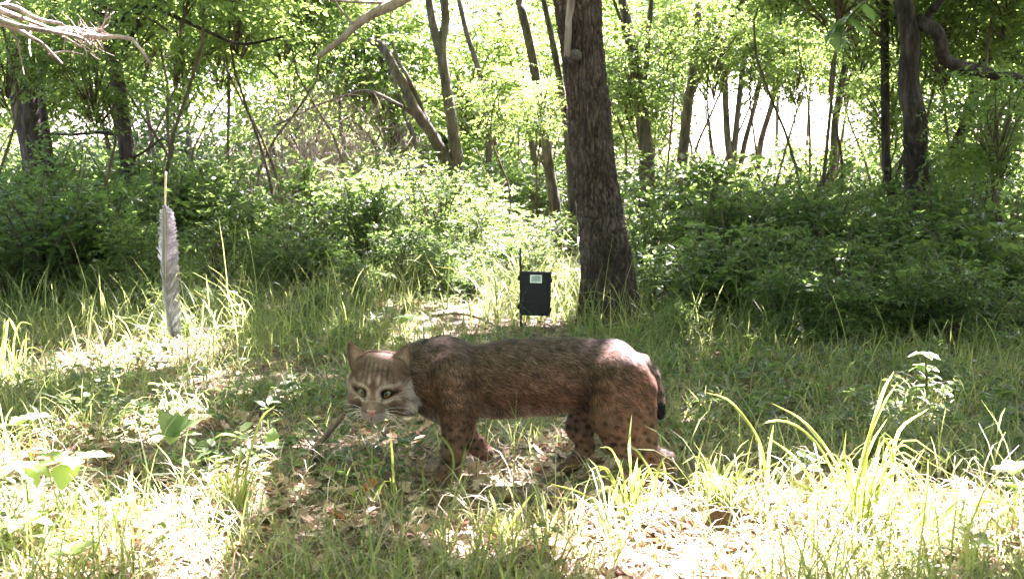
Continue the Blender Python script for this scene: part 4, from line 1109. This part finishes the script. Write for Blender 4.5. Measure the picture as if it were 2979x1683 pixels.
    obj('whiskers', mesh('whiskers', merge(parts)[0] - ct, merge(parts)[1]), wm, root)['kind'] = 'stuff'
build_cat()
# ================================================================== END BOBCAT

# ================================================================== OBJECTS IN THE CLEARING
def box_v(x0, x1, y0, y1, z0, z1, bev=.006):
    """bevelled box as quads (chamfered along every edge)"""
    import bmesh
    bm = bmesh.new(); bmesh.ops.create_cube(bm, size=1)
    for v in bm.verts:
        v.co = ((x0 + x1) / 2 + v.co.x * (x1 - x0), (y0 + y1) / 2 + v.co.y * (y1 - y0), (z0 + z1) / 2 + v.co.z * (z1 - z0))
    if bev: bmesh.ops.bevel(bm, geom=bm.edges[:], offset=bev, segments=2, affect='EDGES')
    me = bpy.data.meshes.new('part'); bm.to_mesh(me); bm.free(); return me
def black_box():
    Y = float(gnd(1516, 972)[1]); k = mpp(Y) * 1.005
    base = at(1516, 972, Y)
    t = thing('scent_box', 'flat black plastic box with small white label fixed to thin dark stake', 'box', (base[0], Y, 0))
    def w(px, py): return at(px, py, Y) - np.array([base[0], Y, 0])
    top, bot = w(1508, 722), w(1517, 985)
    P = smooth_path([np.array([bot[0], 0, -.08]), bot * .5 + top * .5, top], 8)
    st = mesh('stake', *tube(P, np.linspace(.0085, .0065, 8), 8)); obj('stake', st, M['stake'], t)
    a, b = w(1513, 786), w(1599, 913)
    x0, x1, z1, z0 = a[0], b[0], a[2], b[2]
    body = obj('case', box_v(x0, x1, -.045, .05, z0 + .004, z1 - .008, .008), M['black'], t)
    obj('lid', box_v(x0 - .004, x1 + .003, -.056, -.0455, z0, z1, .004), M['black'], t)
    obj('rim', box_v(x1 - .016, x1 - .002, -.066, -.0565, z0 + .01, z1 - .004, .003), M['black'], t)
    obj('rim', box_v(x0 + .004, x1 - .018, -.062, -.0565, z1 - .016, z1 - .004, .002), M['black'], t)
    obj('hinge', box_v(x0 - .02, x0 + .005, -.012, .012, z1 - .06, z1 - .03, .002), M['stake'], t)
    obj('hinge', box_v(x0 - .02, x0 + .005, -.012, .012, z0 + .03, z0 + .06, .002), M['stake'], t)
    for zz in (z1 - .05, z0 + .04):
        obj('latch', box_v(x1 - .004, x1 + .010, -.064, -.040, zz - .012, zz + .012, .002), M['stake'], t)
    for xx in (x0 + .014, x1 - .026):
        obj('screw', box_v(xx - .004, xx + .004, -.0585, -.0562, z0 + .012, z0 + .020, .001), M['stake'], t)
    c, d = w(1540, 795), w(1574, 818)
    lb = obj('paper_label', box_v(c[0], d[0], -.0595, -.0565, d[2], c[2], .0006), M['paper'], t)
    pr = obj('print', box_v(c[0] + .008, d[0] - .006, -.0605, -.0597, d[2] + .007, c[2] - .006, 0), M['print'], lb)
    t.rotation_euler = (0, R(1.2), R(-4))
black_box()

def feather():
    Y = 2.55
    t0 = at(482, 500, Y); q = lambda x, y: at(x, y, Y) - t0
    k = mpp(Y)
    t = thing('feather', 'long barred brown and white feather hanging quill up from a line', 'feather', t0)
    shaft = smooth_path([q(482, 500), q(480, 600), q(481, 720), q(484, 850), q(498, 950), q(506, 985)], 40)
    obj('quill', mesh('quill', *tube(shaft, np.linspace(.0026, .0008, 40), 8)), flat_mat('quill', (.62, .50, .32), .45), t)
    rng = np.random.default_rng(6)
    edgeL = [(590, 474), (620, 470), (680, 467), (730, 466), (760, 474), (850, 478), (950, 494), (975, 505)]
    edgeR = [(592, 484), (600, 504), (640, 515), (720, 524), (800, 528), (880, 530), (940, 530), (965, 524), (975, 510)]
    for nm, ed, sgn in (('outer_vane', edgeL, -1), ('inner_vane', edgeR, 1)):
        n = 620; V, F, Cc = [], [], []
        ys = np.linspace(592, 968, n)
        ex = np.interp(ys, [e[0] for e in ed], [e[1] for e in ed])
        sy = np.linspace(500, 985, 40)
        for i in range(n):
            f = (ys[i] - 500) / 485 * 39; a = shaft[min(int(f), 38)] * (1 - f % 1) + shaft[min(int(f) + 1, 39)] * (f % 1)
            frag = rng.random() < .04
            tipx = ex[i] + rng.normal() * 2.2 + 3.5 * math.sin(i * .21) * math.sin(i * .033 + 1)
            if rng.random() < .16: tipx = 480 + (tipx - 480) * rng.uniform(.5, .9)
            tip = q(tipx, ys[i] + 5 + rng.normal() * 2.5 + 4 * math.sin(i * .09)); tip[1] = -.004 - .012 * abs(tip[0] - a[0]) / .03 + rng.normal() * .001
            m = (a + tip) / 2 + np.array([0, -.004, -.002])
            w = .00075
            # pale bars on a grey brown vane, wavy
            segs = []
            for j, p in enumerate((a, m, tip)):
                d = j / 2
                ph = (ys[i] - d * 5) / (27 if ys[i] > 740 else 34) + .22 * math.sin(ys[i] * .05 + d * 5) + rng.normal() * .05
                bar = max(0, math.cos(ph * 6.283)) ** 3 * min(1, max(.12, (ys[i] - 720) / 120)) * (.6 + .45 * math.sin(ys[i] * .31) ** 2)
                c = np.array([.27, .24, .265]) * (.85 + .3 * rng.random()); c = c + (np.array([.93, .91, .93]) - c) * min(1, bar * 1.3)
                if sgn < 0 and d > .4: c = c + (np.array([.75, .74, .78]) - c) * .45
                Cc += [c, c]
                V += [p + [0, 0, w * (1.1 - .4 * d)], p - [0, 0, w * (1.1 - .4 * d)]]
            b = i * 6
            F += [(b, b + 1, b + 3, b + 2), (b + 2, b + 3, b + 5, b + 4)]
        o = obj(nm, mesh(nm, np.array(V), F, True, np.array(Cc)), M['feather'], t)
    ln = tube([q(482, 502), q(480, 300), q(477, 60), q(474, -420)], [.00012] * 4, 6)
    obj('line', mesh('line', *ln), flat_mat('nylon_line', (.5, .52, .5), .3), t)
    e = at(474, -424, Y)                                        # the limb the line is tied to, above the picture
    P = np.array([e + [-2.6, .4, -.3], e + [-1.2, .15, .05], e + [0, 0, .012], e + [.8, -.1, .05]]) 
    l = thing('branch', 'bare limb that the feather line is tied to', 'branch', P[0])
    V, F = tube(smooth_path(P, 16), np.linspace(.03, .008, 16), 8, .15, 4); obj('shaft', mesh('shaft', V - P[0], F), M['bark_dark'], l)
feather()

# sticks and dead branches
def stick(name, label, cat, pts, r0, r1, mat='deadwood', twigs=(), seed=0):
    """pts: world points"""
    P = np.array(pts); loc = P[0].copy()
    V, F = tube(smooth_path(P, 16), np.linspace(r0, r1, 16), 10, .22, seed)
    t = thing(name, label, cat, loc)
    obj('shaft', mesh('shaft', V - loc, F), M[mat], t)
    for k, (a, r) in enumerate(twigs):
        V, F = tube(smooth_path(np.array(a), 8), np.linspace(r, r * .35, 8), 6, .1, k); obj('twig', mesh('twig', V - loc, F), M[mat], t)
    return t
def G(px, py, z=0.0):
    p = gnd(px, py); p[2] = float(gz(p[0], p[1])) + z; return p
g0 = G(838, 1372, -.01); Ys = g0[1]
stick('stick', 'brown broken stick slanting up out of the grass in front of the bobcat', 'stick', [g0, at(905, 1315, Ys), at(950, 1265, Ys + .02), at(1002, 1203, Ys + .03)], .0105, .008, 'stem', seed=2,
      twigs=[([at(915, 1305, Ys), at(895, 1280, Ys), at(882, 1262, Ys)], .004)])
g0 = G(1168, 1008); stick('twig', 'grey bent twig poking up behind the bobcat ears', 'twig', [g0, at(1150, 992, g0[1]), at(1120, 962, g0[1] + .03), at(1072, 928, g0[1] + .05)], .009, .003, 'deadwood', seed=3)
stick('twig', 'pale twig lying against the foot of the big oak', 'twig', [G(1580, 938, .02), G(1640, 950, .02), G(1690, 958, .03)], .006, .004, seed=4)
stick('twig', 'crooked pale twig leaning off the oak foot toward shrubs', 'twig', [G(1750, 962, .02), at(1800, 938, 5.75), at(1862, 915, 5.8)], .005, .003, seed=5)
stick('branch', 'dark fallen branch lying in the sunlit clearing beside the black box', 'branch', [G(1240, 930, .02), G(1330, 932, .05), G(1395, 946, .04), G(1450, 962, .01)], .012, .006, 'stem', seed=6)
stick('branch', 'rotten reddish branch lying behind the black box', 'branch', [G(1290, 868, .04), G(1370, 866, .06), G(1470, 878, .03)], .025, .018, 'deadwood', seed=7)
stick('twig', 'pale forked twig lying in front of the black box', 'twig', [G(1575, 945, .02), G(1600, 962, .02), G(1620, 975, .02)], .005, .003, seed=8)
stick('twig', 'slim pale twig on the litter below the dark thicket', 'twig', [G(2060, 1110, .01), G(2130, 1108, .03), G(2200, 1104, .01)], .006, .004, seed=9)
stick('twig', 'bare sprout leaning in the shrubs near the pale dry brush', 'twig', [G(1100, 865), at(1075, 830, 7.2), at(1030, 775, 7.25)], .007, .003, seed=10)

# hanging dead branch, upper middle, broken at its end
Yb = 5.2
stick('dead_branch', 'broken pinkish dead branch hanging down from the canopy', 'branch', [at(1260, -70, Yb), at(1170, -2, Yb), at(1105, 30, Yb), at(1050, 62, Yb), at(995, 112, Yb), at(923, 167, Yb)], .034, .013, 'deadwood', seed=11,
      twigs=[([at(1035, 78, Yb), at(985, 20, Yb - .05), at(960, -30, Yb)], .008), ([at(1150, 10, Yb), at(1010, 5, Yb), at(880, -10, Yb)], .010)])
# bare dead twigs reaching in, upper left, close
def dead_spray():
    Y = 3.0; rng = np.random.default_rng(12)
    root = at(-260, -40, Y); t = thing('dead_branch', 'tangle of bare pinkish dead twigs reaching past the massive trunk', 'branch', root)
    main = [[(-260, -30), (-60, 30), (0, 50), (60, 75), (130, 85), (200, 95), (290, 110), (380, 112), (440, 190)],
            [(-260, -60), (-40, 15), (40, 20), (110, 55), (180, 70)], [(-60, 55), (40, 80), (90, 110), (125, 130), (180, 185)],
            [(-80, -10), (0, 28), (70, 55), (140, 82), (190, 110), (240, 140)], [(20, 60), (45, 110), (60, 165), (70, 220)], [(90, 70), (85, 130), (90, 165)],
            [(-40, 45), (60, 78), (150, 92), (230, 108), (262, 130)], [(150, 88), (210, 82), (262, 98), (300, 145)], [(140, 160), (190, 150), (240, 158)],
            [(290, 110), (305, 60), (315, 20)], [(260, 100), (245, 110), (248, 122)], [(-100, 20), (10, 12), (50, -30)], [(0, 36), (40, 8), (60, 14)]]
    for i, m in enumerate(main):
        P = np.array([at(x, y, Y + (.25 * math.sin(i * 1.7 + j * .6))) for j, (x, y) in enumerate(m)])
        r = (.013, .011, .009, .009, .005, .004, .009, .006, .004, .003, .004, .006, .004)[i]
        V, F = tube(smooth_path(P, 18), np.linspace(r, r * .35, 18), 8, .15, i); obj('twig', mesh('twig', V - root, F), M['deadwood'], t)
    parts = []                                                  # tuft of rootlets where the twigs meet
    for i in range(60):
        a = at(rng.uniform(215, 285), rng.uniform(82, 112), Y + rng.uniform(-.05, .05))
        d = rng.normal(size=3) * .035 + np.array([0, 0, -.012]); parts.append(tube(smooth_path([a, a + d * .5 + rng.normal(size=3) * .01, a + d], 5), np.linspace(.0014, .0006, 5), 6))
    V, F = merge(parts); obj('fine_twigs', mesh('fine_twigs', V - root, F), M['deadwood'], t)['kind'] = 'stuff'
dead_spray()

# ------------------------------------------------------------------ single grass tufts with broad blades
def blade_mesh(P, w, fold=.25):
    """a broad, keeled grass blade along points P"""
    n = len(P); T = norm(np.gradient(P, axis=0)); sd = norm(np.cross(T, np.array([0.15, -1.0, .3])) + 1e-6)
    up = np.cross(sd, T); t = np.linspace(0, 1, n)
    ww = w * np.minimum(1, .45 + 2.2 * t) * np.clip((1 - t) * 3.2, .04, 1) ** .8
    V = np.stack([P - sd * ww[:, None] / 2 + up * ww[:, None] * fold, P, P + sd * ww[:, None] / 2 + up * ww[:, None] * fold], 1).reshape(-1, 3)
    i = np.arange(n - 1)[:, None] * 3 + np.arange(2)[None]
    F = np.stack([i, i + 1, i + 4, i + 3], -1).reshape(-1, 4)
    return V, F
def tuft(label, bx, by, tips, group=None, w=.009, extra=14, hgt=.2, seed=0):
    """tips: list of pixel paths (start near the tuft foot) for the blades the photo shows; extra short ones around"""
    b = G(bx, by); rng = np.random.default_rng(seed + 900)
    t = thing('grass_tuft', label, 'grass', b, group=group)
    for k, m in enumerate(tips):
        Y0 = b[1] + rng.uniform(-.05, .05); st = b + np.array([rng.normal() * .02, rng.normal() * .03, -.005])
        st[0] = at(m[0][0], m[0][1], Y0)[0]; 
        P = np.array([st] + [at(x, y, Y0 - .02 * j * rng.uniform(-1, 1)) for j, (x, y) in enumerate(m[1:], 1)])
        V, F = blade_mesh(smooth_path(P, 14), w * rng.uniform(.8, 1.25)); obj('blade', mesh('blade', V - b, F), M['blade'], t)
    for k in range(extra):
        az = rng.random() * 6.283; L = hgt * rng.uniform(.5, 1.2); d = np.array([math.cos(az), math.sin(az), 0]); sp_ = rng.uniform(.2, .8)
        s0 = b + d * rng.uniform(.0, .04)
        P = np.array([s0, s0 + d * L * .18 * sp_ + [0, 0, L * .45], s0 + d * L * .5 * sp_ + [0, 0, L * .8], s0 + d * L * 1.0 * sp_ + [0, 0, L * (.95 - .5 * sp_)]])
        V, F = blade_mesh(smooth_path(P, 9), w * rng.uniform(.45, .8)); obj('blade', mesh('blade', V - b, F), M['blade'], t)
tuft('big sunlit tuft with long arching blades in the brightest patch of grass', 2500, 1545, [
    [(2470, 1545), (2440, 1420), (2390, 1310), (2320, 1240), (2250, 1222), (2205, 1240)], [(2480, 1545), (2450, 1400), (2400, 1300), (2330, 1220), (2245, 1172)],
    [(2400, 1540), (2370, 1420), (2310, 1330), (2232, 1270)], [(2485, 1550), (2488, 1420), (2520, 1290), (2560, 1190), (2612, 1110)],
    [(2500, 1550), (2505, 1400), (2535, 1290), (2580, 1218)], [(2640, 1540), (2620, 1420), (2590, 1310), (2562, 1255)], [(2560, 1540), (2540, 1450), (2535, 1390)],
    [(2520, 1540), (2480, 1400), (2455, 1330), (2462, 1250)], [(2600, 1530), (2590, 1430), (2610, 1260), (2700, 1188)], [(2450, 1530), (2400, 1450), (2330, 1410), (2280, 1392)],
    [(2470, 1540), (2495, 1400), (2560, 1160), (2600, 1080)], [(2540, 1550), (2530, 1480), (2529, 1360)], [(2590, 1550), (2592, 1450), (2585, 1400)]], w=.0085, extra=44, hgt=.27, seed=1)
tuft('tuft of low arching blades bowing beside the long bladed tuft', 2700, 1580, [
    [(2640, 1580), (2650, 1490), (2690, 1455), (2750, 1490)], [(2700, 1580), (2740, 1500), (2800, 1452), (2850, 1490), (2875, 1560)], [(2720, 1570), (2790, 1500), (2860, 1455), (2920, 1470)],
    [(2680, 1590), (2690, 1500), (2700, 1335)], [(2660, 1560), (2700, 1450), (2600, 1290)], [(2650, 1570), (2720, 1530), (2770, 1505), (2790, 1500)]], w=.008, extra=20, hgt=.16, seed=2)
tuft('bushy sunlit tuft behind the glowing litter', 2090, 1475, [
    [(2075, 1475), (2060, 1400), (2040, 1345)], [(2100, 1475), (2110, 1380), (2165, 1310)], [(2235, 1470), (2220, 1330), (2190, 1250), (2120, 1165), (2050, 1140)], [(2240, 1470), (2235, 1330), (2250, 1235)],
    [(2120, 1470), (2180, 1390), (2270, 1340)]], w=.008, extra=46, hgt=.15, seed=3)
tuft('bright green tuft growing across the bobcat hind paws', 1835, 1500, [
    [(1830, 1500), (1815, 1400), (1780, 1310), (1745, 1300)], [(1835, 1500), (1842, 1400), (1855, 1330)], [(1850, 1500), (1835, 1380), (1830, 1290), (1838, 1205)], [(1870, 1500), (1900, 1400), (1860, 1320), (1830, 1292)],
    [(1860, 1500), (1858, 1400), (1850, 1340)], [(1875, 1500), (1885, 1440), (1900, 1438)], [(1800, 1500), (1700, 1440), (1600, 1405)], [(1810, 1500), (1740, 1470), (1590, 1440)], [(1760, 1460), (1820, 1400), (1880, 1375)],
    [(1900, 1470), (1910, 1380), (1945, 1310)], [(1930, 1470), (1935, 1390), (1925, 1330)]], w=.0065, extra=30, hgt=.16, seed=4)
tuft('slim yellow green blades standing below the bobcat chin', 1085, 1480, [[(1085, 1480), (1083, 1380), (1080, 1235)], [(1145, 1450), (1143, 1350), (1134, 1245)], [(1240, 1470), (1232, 1400), (1224, 1330)], [(1300, 1405), (1320, 1340), (1290, 1275), (1284, 1270)], [(1335, 1395), (1345, 1350), (1358, 1290)]], w=.006, extra=8, hgt=.12, seed=5)
tuft('short pale blades sprouting from the sunlit litter below the bobcat', 1450, 1590, [[(1450, 1590), (1430, 1520), (1402, 1480)], [(1455, 1590), (1440, 1480), (1420, 1420)], [(1460, 1580), (1500, 1500), (1560, 1420)], [(1490, 1590), (1470, 1560), (1385, 1515)]], w=.0075, extra=12, hgt=.11, seed=6)
tuft('tall arching blades at the shaded edge past the seedlings', 40, 1120, [[(20, 1120), (15, 1010), (25, 930), (45, 960), (60, 1010)], [(40, 1120), (40, 1000), (60, 940), (95, 945)], [(72, 1120), (74, 1020), (77, 962)], [(10, 1120), (5, 1020), (15, 925)]], w=.008, extra=14, hgt=.22, seed=7)
tuft('loose green tuft growing in the shade behind the bobcat tail', 2140, 1110, [[(2130, 1110), (2120, 1050), (2105, 1010)], [(2160, 1110), (2175, 1040), (2200, 980), (2235, 1000)], [(2170, 1110), (2210, 1080), (2240, 1072)], [(2150, 1110), (2160, 1050), (2180, 1010)]], w=.007, extra=22, hgt=.17, seed=8)
tuft('tuft of bright blades next to the white leaved sprout', 2600, 1080, [[(2600, 1080), (2620, 1040), (2650, 1010), (2690, 1018)], [(2610, 1080), (2600, 1020), (2585, 990)], [(2640, 1080), (2632, 1030), (2612, 1000)]], w=.007, extra=16, hgt=.16, seed=9)
tuft('fine bright tuft standing in the shaded left foreground', 690, 1500, [[(390, 1600), (380, 1450), (385, 1350)], [(690, 1500), (720, 1350), (760, 1220), (800, 1180)], [(700, 1500), (690, 1400), (705, 1300)], [(400, 1620), (430, 1560), (510, 1490)], [(380, 1580), (355, 1500), (330, 1440)]], w=.007, extra=22, hgt=.17, seed=10)

# ------------------------------------------------------------------ broad leaved plants, each leaf a mesh
def leaf_mesh(L, w, droop=.3, lobes=0, fold=.18, seed=0, wav=.03):
    rng = np.random.default_rng(seed); n, m = 12, 7
    V = []
    for i in range(n):
        t = i / (n - 1)
        ww = w * (math.sin(math.pi * min(1, t ** .8 * .985 + .012)) ** .75) * (1 + lobes * .35 * math.sin(t * 20)) * (1 + .10 * math.sin(t * 37 + seed) + .05 * rng.normal())
        for j in range(m):
            s_ = j / (m - 1) * 2 - 1
            V.append((t * L, s_ * ww, fold * abs(s_) * ww - droop * L * t * t + wav * L * math.sin(t * 9 + s_ * 2.5 + seed) * abs(s_)))
    F = [(i * m + j, (i + 1) * m + j, (i + 1) * m + j + 1, i * m + j + 1) for i in range(n - 1) for j in range(m - 1)]
    return mesh('leaf', np.array(V), F)
LEAVES = {}
def plant(name, label, base, stem_top, leaves, mat='herb', rstem=.003, group=None, stemmat=None, cat='plant'):
    """leaves: (position along stem 0..1, azimuth deg, pitch deg, length, width, style)"""
    b = np.array(base); tp = np.array(stem_top) - b
    t = thing(name, label, cat, b, group=group)
    bend = np.array([.02, 0, 0]); P = smooth_path([[0, 0, -.02], tp * .5 + bend * .4, tp], 9)
    obj('stem', mesh('stem', *tube(P, np.linspace(rstem, rstem * .6, 9), 6)), stemmat or M[mat], t)
    for i, (f, az, pit, L, w, st) in enumerate(leaves):
        key = (round(L / w, 1), st, i % 3)
        if key not in LEAVES: LEAVES[key] = leaf_mesh(1.0, w / L, .28 + .12 * (i % 3), lobes=(st == 1), seed=i % 3)
        o = obj('leaf', LEAVES[key], M[mat], t)
        q = P[min(int(f * 8), 8)]
        o.location = q; L = L * .85; o.scale = (L, L, L); o.rotation_euler = (0, -R(pit), R(az))
def whorl(n, f, L, w, pit, seed, st=0):
    rng = np.random.default_rng(seed)
    return [(f, 360 / n * i + rng.uniform(-18, 18), pit + rng.uniform(-12, 12), L * rng.uniform(.85, 1.15), w, st) for i in range(n)]
def opp(pairs, L, w, seed, f0=.3, pit=15):
    rng = np.random.default_rng(seed); out = []
    for i in range(pairs):
        for s_ in (0, 180): out.append((f0 + (1 - f0) * i / max(1, pairs - 1), s_ + i * 80 + rng.uniform(-20, 20), pit + rng.uniform(-10, 15), L * (1 - .35 * i / pairs), w, 0))
    return out
def up(bx, by, tx, ty):
    b = G(bx, by); return b, at(tx, ty, b[1])
b, q = up(80, 1480, 85, 1215); plant('herb', 'tall seedling with flat pale leaf pair above the shaded litter', b, q, whorl(4, 1, .085, .030, 8, 1) + opp(2, .06, .02, 2))
b, q = up(75, 1560, 70, 1352); plant('herb', 'low plant with a glowing white rosette of leaves', b, q, whorl(6, 1, .095, .030, 5, 3))
b, q = up(215, 1580, 210, 1345); plant('herb', 'leafy plant with lobed leaves and one backlit yellow leaf', b, q, whorl(6, 1, .105, .036, 22, 4, 1) + [(1, -100, -30, .09, .045, 0)])
b, q = up(335, 1620, 325, 1470); plant('herb', 'small toothed sprout growing below the lobed plant', b, q, whorl(5, 1, .085, .024, 25, 5, 1))
b, q = up(70, 1660, 75, 1515); plant('herb', 'short pale sprout under the white rosette', b, q, whorl(5, 1, .085, .026, 12, 6))
b, q = up(225, 1720, 215, 1615); plant('herb', 'single round leaved sprout in the dark litter', b, q, whorl(3, 1, .07, .035, 35, 7))
b, q = up(500, 1400, 505, 1272); plant('herb', 'broad leaved plant with large upright leaf glowing yellow', b, q, [(1, 135, 58, .13, .042, 0), (1, 40, 45, .125, .040, 0), (1, 95, 72, .10, .036, 0), (1, 5, 22, .10, .026, 0), (1, 185, 28, .09, .026, 0), (1, -80, 25, .08, .028, 0), (1, 60, 60, .11, .034, 0), (.6, 150, 20, .07, .022, 0), (.6, -30, 15, .07, .022, 0)])
b, q = up(790, 1360, 790, 1298); plant('herb', 'pale round leaf on its own stalk beside the broken stick', b, q, [(1, 90, 75, .075, .03, 0), (1, 20, 30, .06, .02, 0), (1, 170, 25, .05, .02, 0)])
b, q = up(690, 1010, 680, 850); plant('seedling', 'thin seedling with paired pale leaves beside the feather', b, q, opp(5, .065, .016, 8, .25), rstem=.0025)
b, q = up(655, 1040, 660, 985); plant('seedling', 'low white leaved seedling under the paired one', b, q, opp(2, .06, .018, 9, .6))
b, q = up(1195, 1015, 1185, 925); plant('seedling', 'bright broad leaved seedling just behind the bobcat neck', b, q, whorl(5, 1, .10, .034, 14, 10) + opp(2, .10, .032, 11, .3))
b, q = up(1240, 1005, 1250, 955); plant('seedling', 'glowing small seedling next to the bobcat withers', b, q, whorl(5, 1, .07, .026, 18, 12))
b, q = up(1715, 965, 1712, 875); plant('seedling', 'green seedling with paired leaves against the big oak foot', b, q, opp(5, .055, .018, 13, .2))
b, q = up(1850, 985, 1880, 905); plant('seedling', 'leafy sprout curling round the far side of the oak foot', b, q, opp(4, .07, .022, 14, .3))
b, q = up(1810, 1000, 1800, 955); plant('seedling', 'small round leaved sprout behind the bobcat rump', b, q, whorl(5, 1, .06, .024, 20, 15))
b, q = up(2690, 1180, 2690, 1030); plant('seedling', 'shrubby sprout topped with shining white leaves before the dark thicket', b, q, whorl(7, 1, .075, .024, 12, 16) + whorl(6, .8, .075, .024, 8, 17) + whorl(5, .45, .07, .02, 4, 18), rstem=.006, stemmat=M['stem'])
b, q = up(2940, 1560, 2945, 1375); plant('herb', 'bright sunlit plant with upright leaves on tall stems', b, q, whorl(4, 1, .075, .028, 40, 19) + whorl(3, .75, .07, .02, 25, 20))
b, q = up(2720, 935, 2700, 870); plant('seedling', 'sprout with two pale leaves shining out of the thicket', b, q, whorl(3, 1, .085, .03, 15, 21))
b, q = up(1300, 900, 1310, 560); plant('seedling', 'tall pale sprout with stacked leaves rising over the thicket', b, q, whorl(4, 1, .10, .02, 18, 22) + whorl(4, .75, .11, .022, 12, 23) + whorl(4, .5, .11, .022, 8, 24), rstem=.006)
b, q = up(1130, 950, 1118, 795); plant('seedling', 'sprout with one large five fingered pale leaf', b, q, whorl(5, 1, .11, .03, 8, 25, 1))
b, q = up(905, 1160, 900, 1120); plant('seedling', 'low leafy sprout in grass ahead of the bobcat', b, q, whorl(5, 1, .06, .02, 22, 26))
b, q = up(1450, 1640, 1490, 1625); plant('herb', 'green leaf lying low in the sunlit litter', b, q, [(1, 20, 12, .10, .028, 0), (.5, 200, 15, .06, .02, 0)])
# a few large dead leaves one can pick out
def dead_leaf(label, px, py, L, az, tilt, colr):
    p = G(px, py, .012); V = DRY_V * L; V[:, 2] *= 1.6
    o = obj('dead_leaf', mesh('dead_leaf', V, DRY_F, False), flat_mat('dead_leaf', colr, .7, .2), None, p); o.rotation_euler = (R(tilt), R(-18), R(az)); tag(o, label, 'leaf')
dead_leaf('rusty red dead leaf curled on the litter below the bobcat', 1010, 1545, .07, 160, 20, (.22, .07, .03))
dead_leaf('large dark brown dead oak leaf standing in the glowing litter', 2040, 1560, .13, 20, 50, (.10, .06, .035))
dead_leaf('brown dead leaf lying under the low arching tuft', 2215, 1640, .10, 120, 30, (.12, .08, .05))
dead_leaf('orange dead leaf at the foot of the slim blades', 1055, 1445, .07, 60, 15, (.30, .10, .04))
dead_leaf('dark curled leaf beside the sunlit patch between the paws', 1300, 1405, .06, 100, 35, (.09, .05, .03))
# large lobed leaves hanging down near the crooked trunk
def hanging_leaves():
    Y = 4.6; b = at(2560, -60, Y)
    t = thing('leafy_twig', 'drooping twig with dark lobed leaves near the thick crooked trunk', 'branch', b)
    P = smooth_path([np.zeros(3), at(2520, 0, Y) - b, at(2480, 40, Y) - b, at(2440, 70, Y) - b], 12)
    obj('stem', mesh('stem', *tube(P, np.linspace(.005, .002, 12), 6)), M['stem'], t)
    me = leaf_mesh(1.0, .30, .5, 1, seed=4)
    for k, az, pit, L in ((11, 190, -35, .11), (11, 240, -60, .12), (11, 320, -55, .11), (9, 10, -15, .12), (8, 200, -20, .10), (7, -20, -30, .11), (10, 110, -30, .09), (5, 170, -25, .10), (5, 20, -20, .10)):
        o = obj('leaf', me, M['shrub'], t); o.location = P[k]; o.scale = (L,) * 3; o.rotation_euler = (0, -R(pit), R(az))
hanging_leaves()
# pale dry brush between the feather and the low forked tree
def dry_brush():
    rng = np.random.default_rng(15)
    for q, (px, Y, h, w) in enumerate(((900, 13.5, 2.0, .9), (1010, 14.5, 1.9, .9), (820, 14.8, 1.8, 1.0), (1120, 15.5, 1.7, .8))):
        x = at(px, 500, Y)[0]; parts = []
        t = thing('dry_brush', ('bush of bare pinkish twigs beside the knotty leaning trunk', 'bare twiggy bush in front of the leaning pole trees', 'bare twiggy bush at the feather side of the pale brush', 'small bare bush at the foot of the low forked tree')[q], 'bush', (x, Y, 0))
        for i in range(95):
            az = rng.random() * 6.283; r = w * rng.random() ** .5; zt = h * rng.uniform(.25, 1.25)
            tip = np.array([math.cos(az) * r, math.sin(az) * r, zt]); m = tip * [.4, .4, .5] + rng.normal(size=3) * .08
            parts.append(tube(smooth_path([[tip[0] * .1, tip[1] * .1, 0], m, tip], 6), np.linspace(.006, .002, 6), 6, cap=False))
            for j in range(2):
                a = m * .4 + tip * .6; e = a + rng.normal(size=3) * .22; parts.append(tube(smooth_path([a, (a + e) / 2 + rng.normal(size=3) * .04, e], 4), np.linspace(.003, .0015, 4), 6, cap=False))
        V, F = merge(parts); obj('twigs', mesh('twigs', V, F), M['deadwood'], t)['kind'] = 'stuff'
dry_brush()
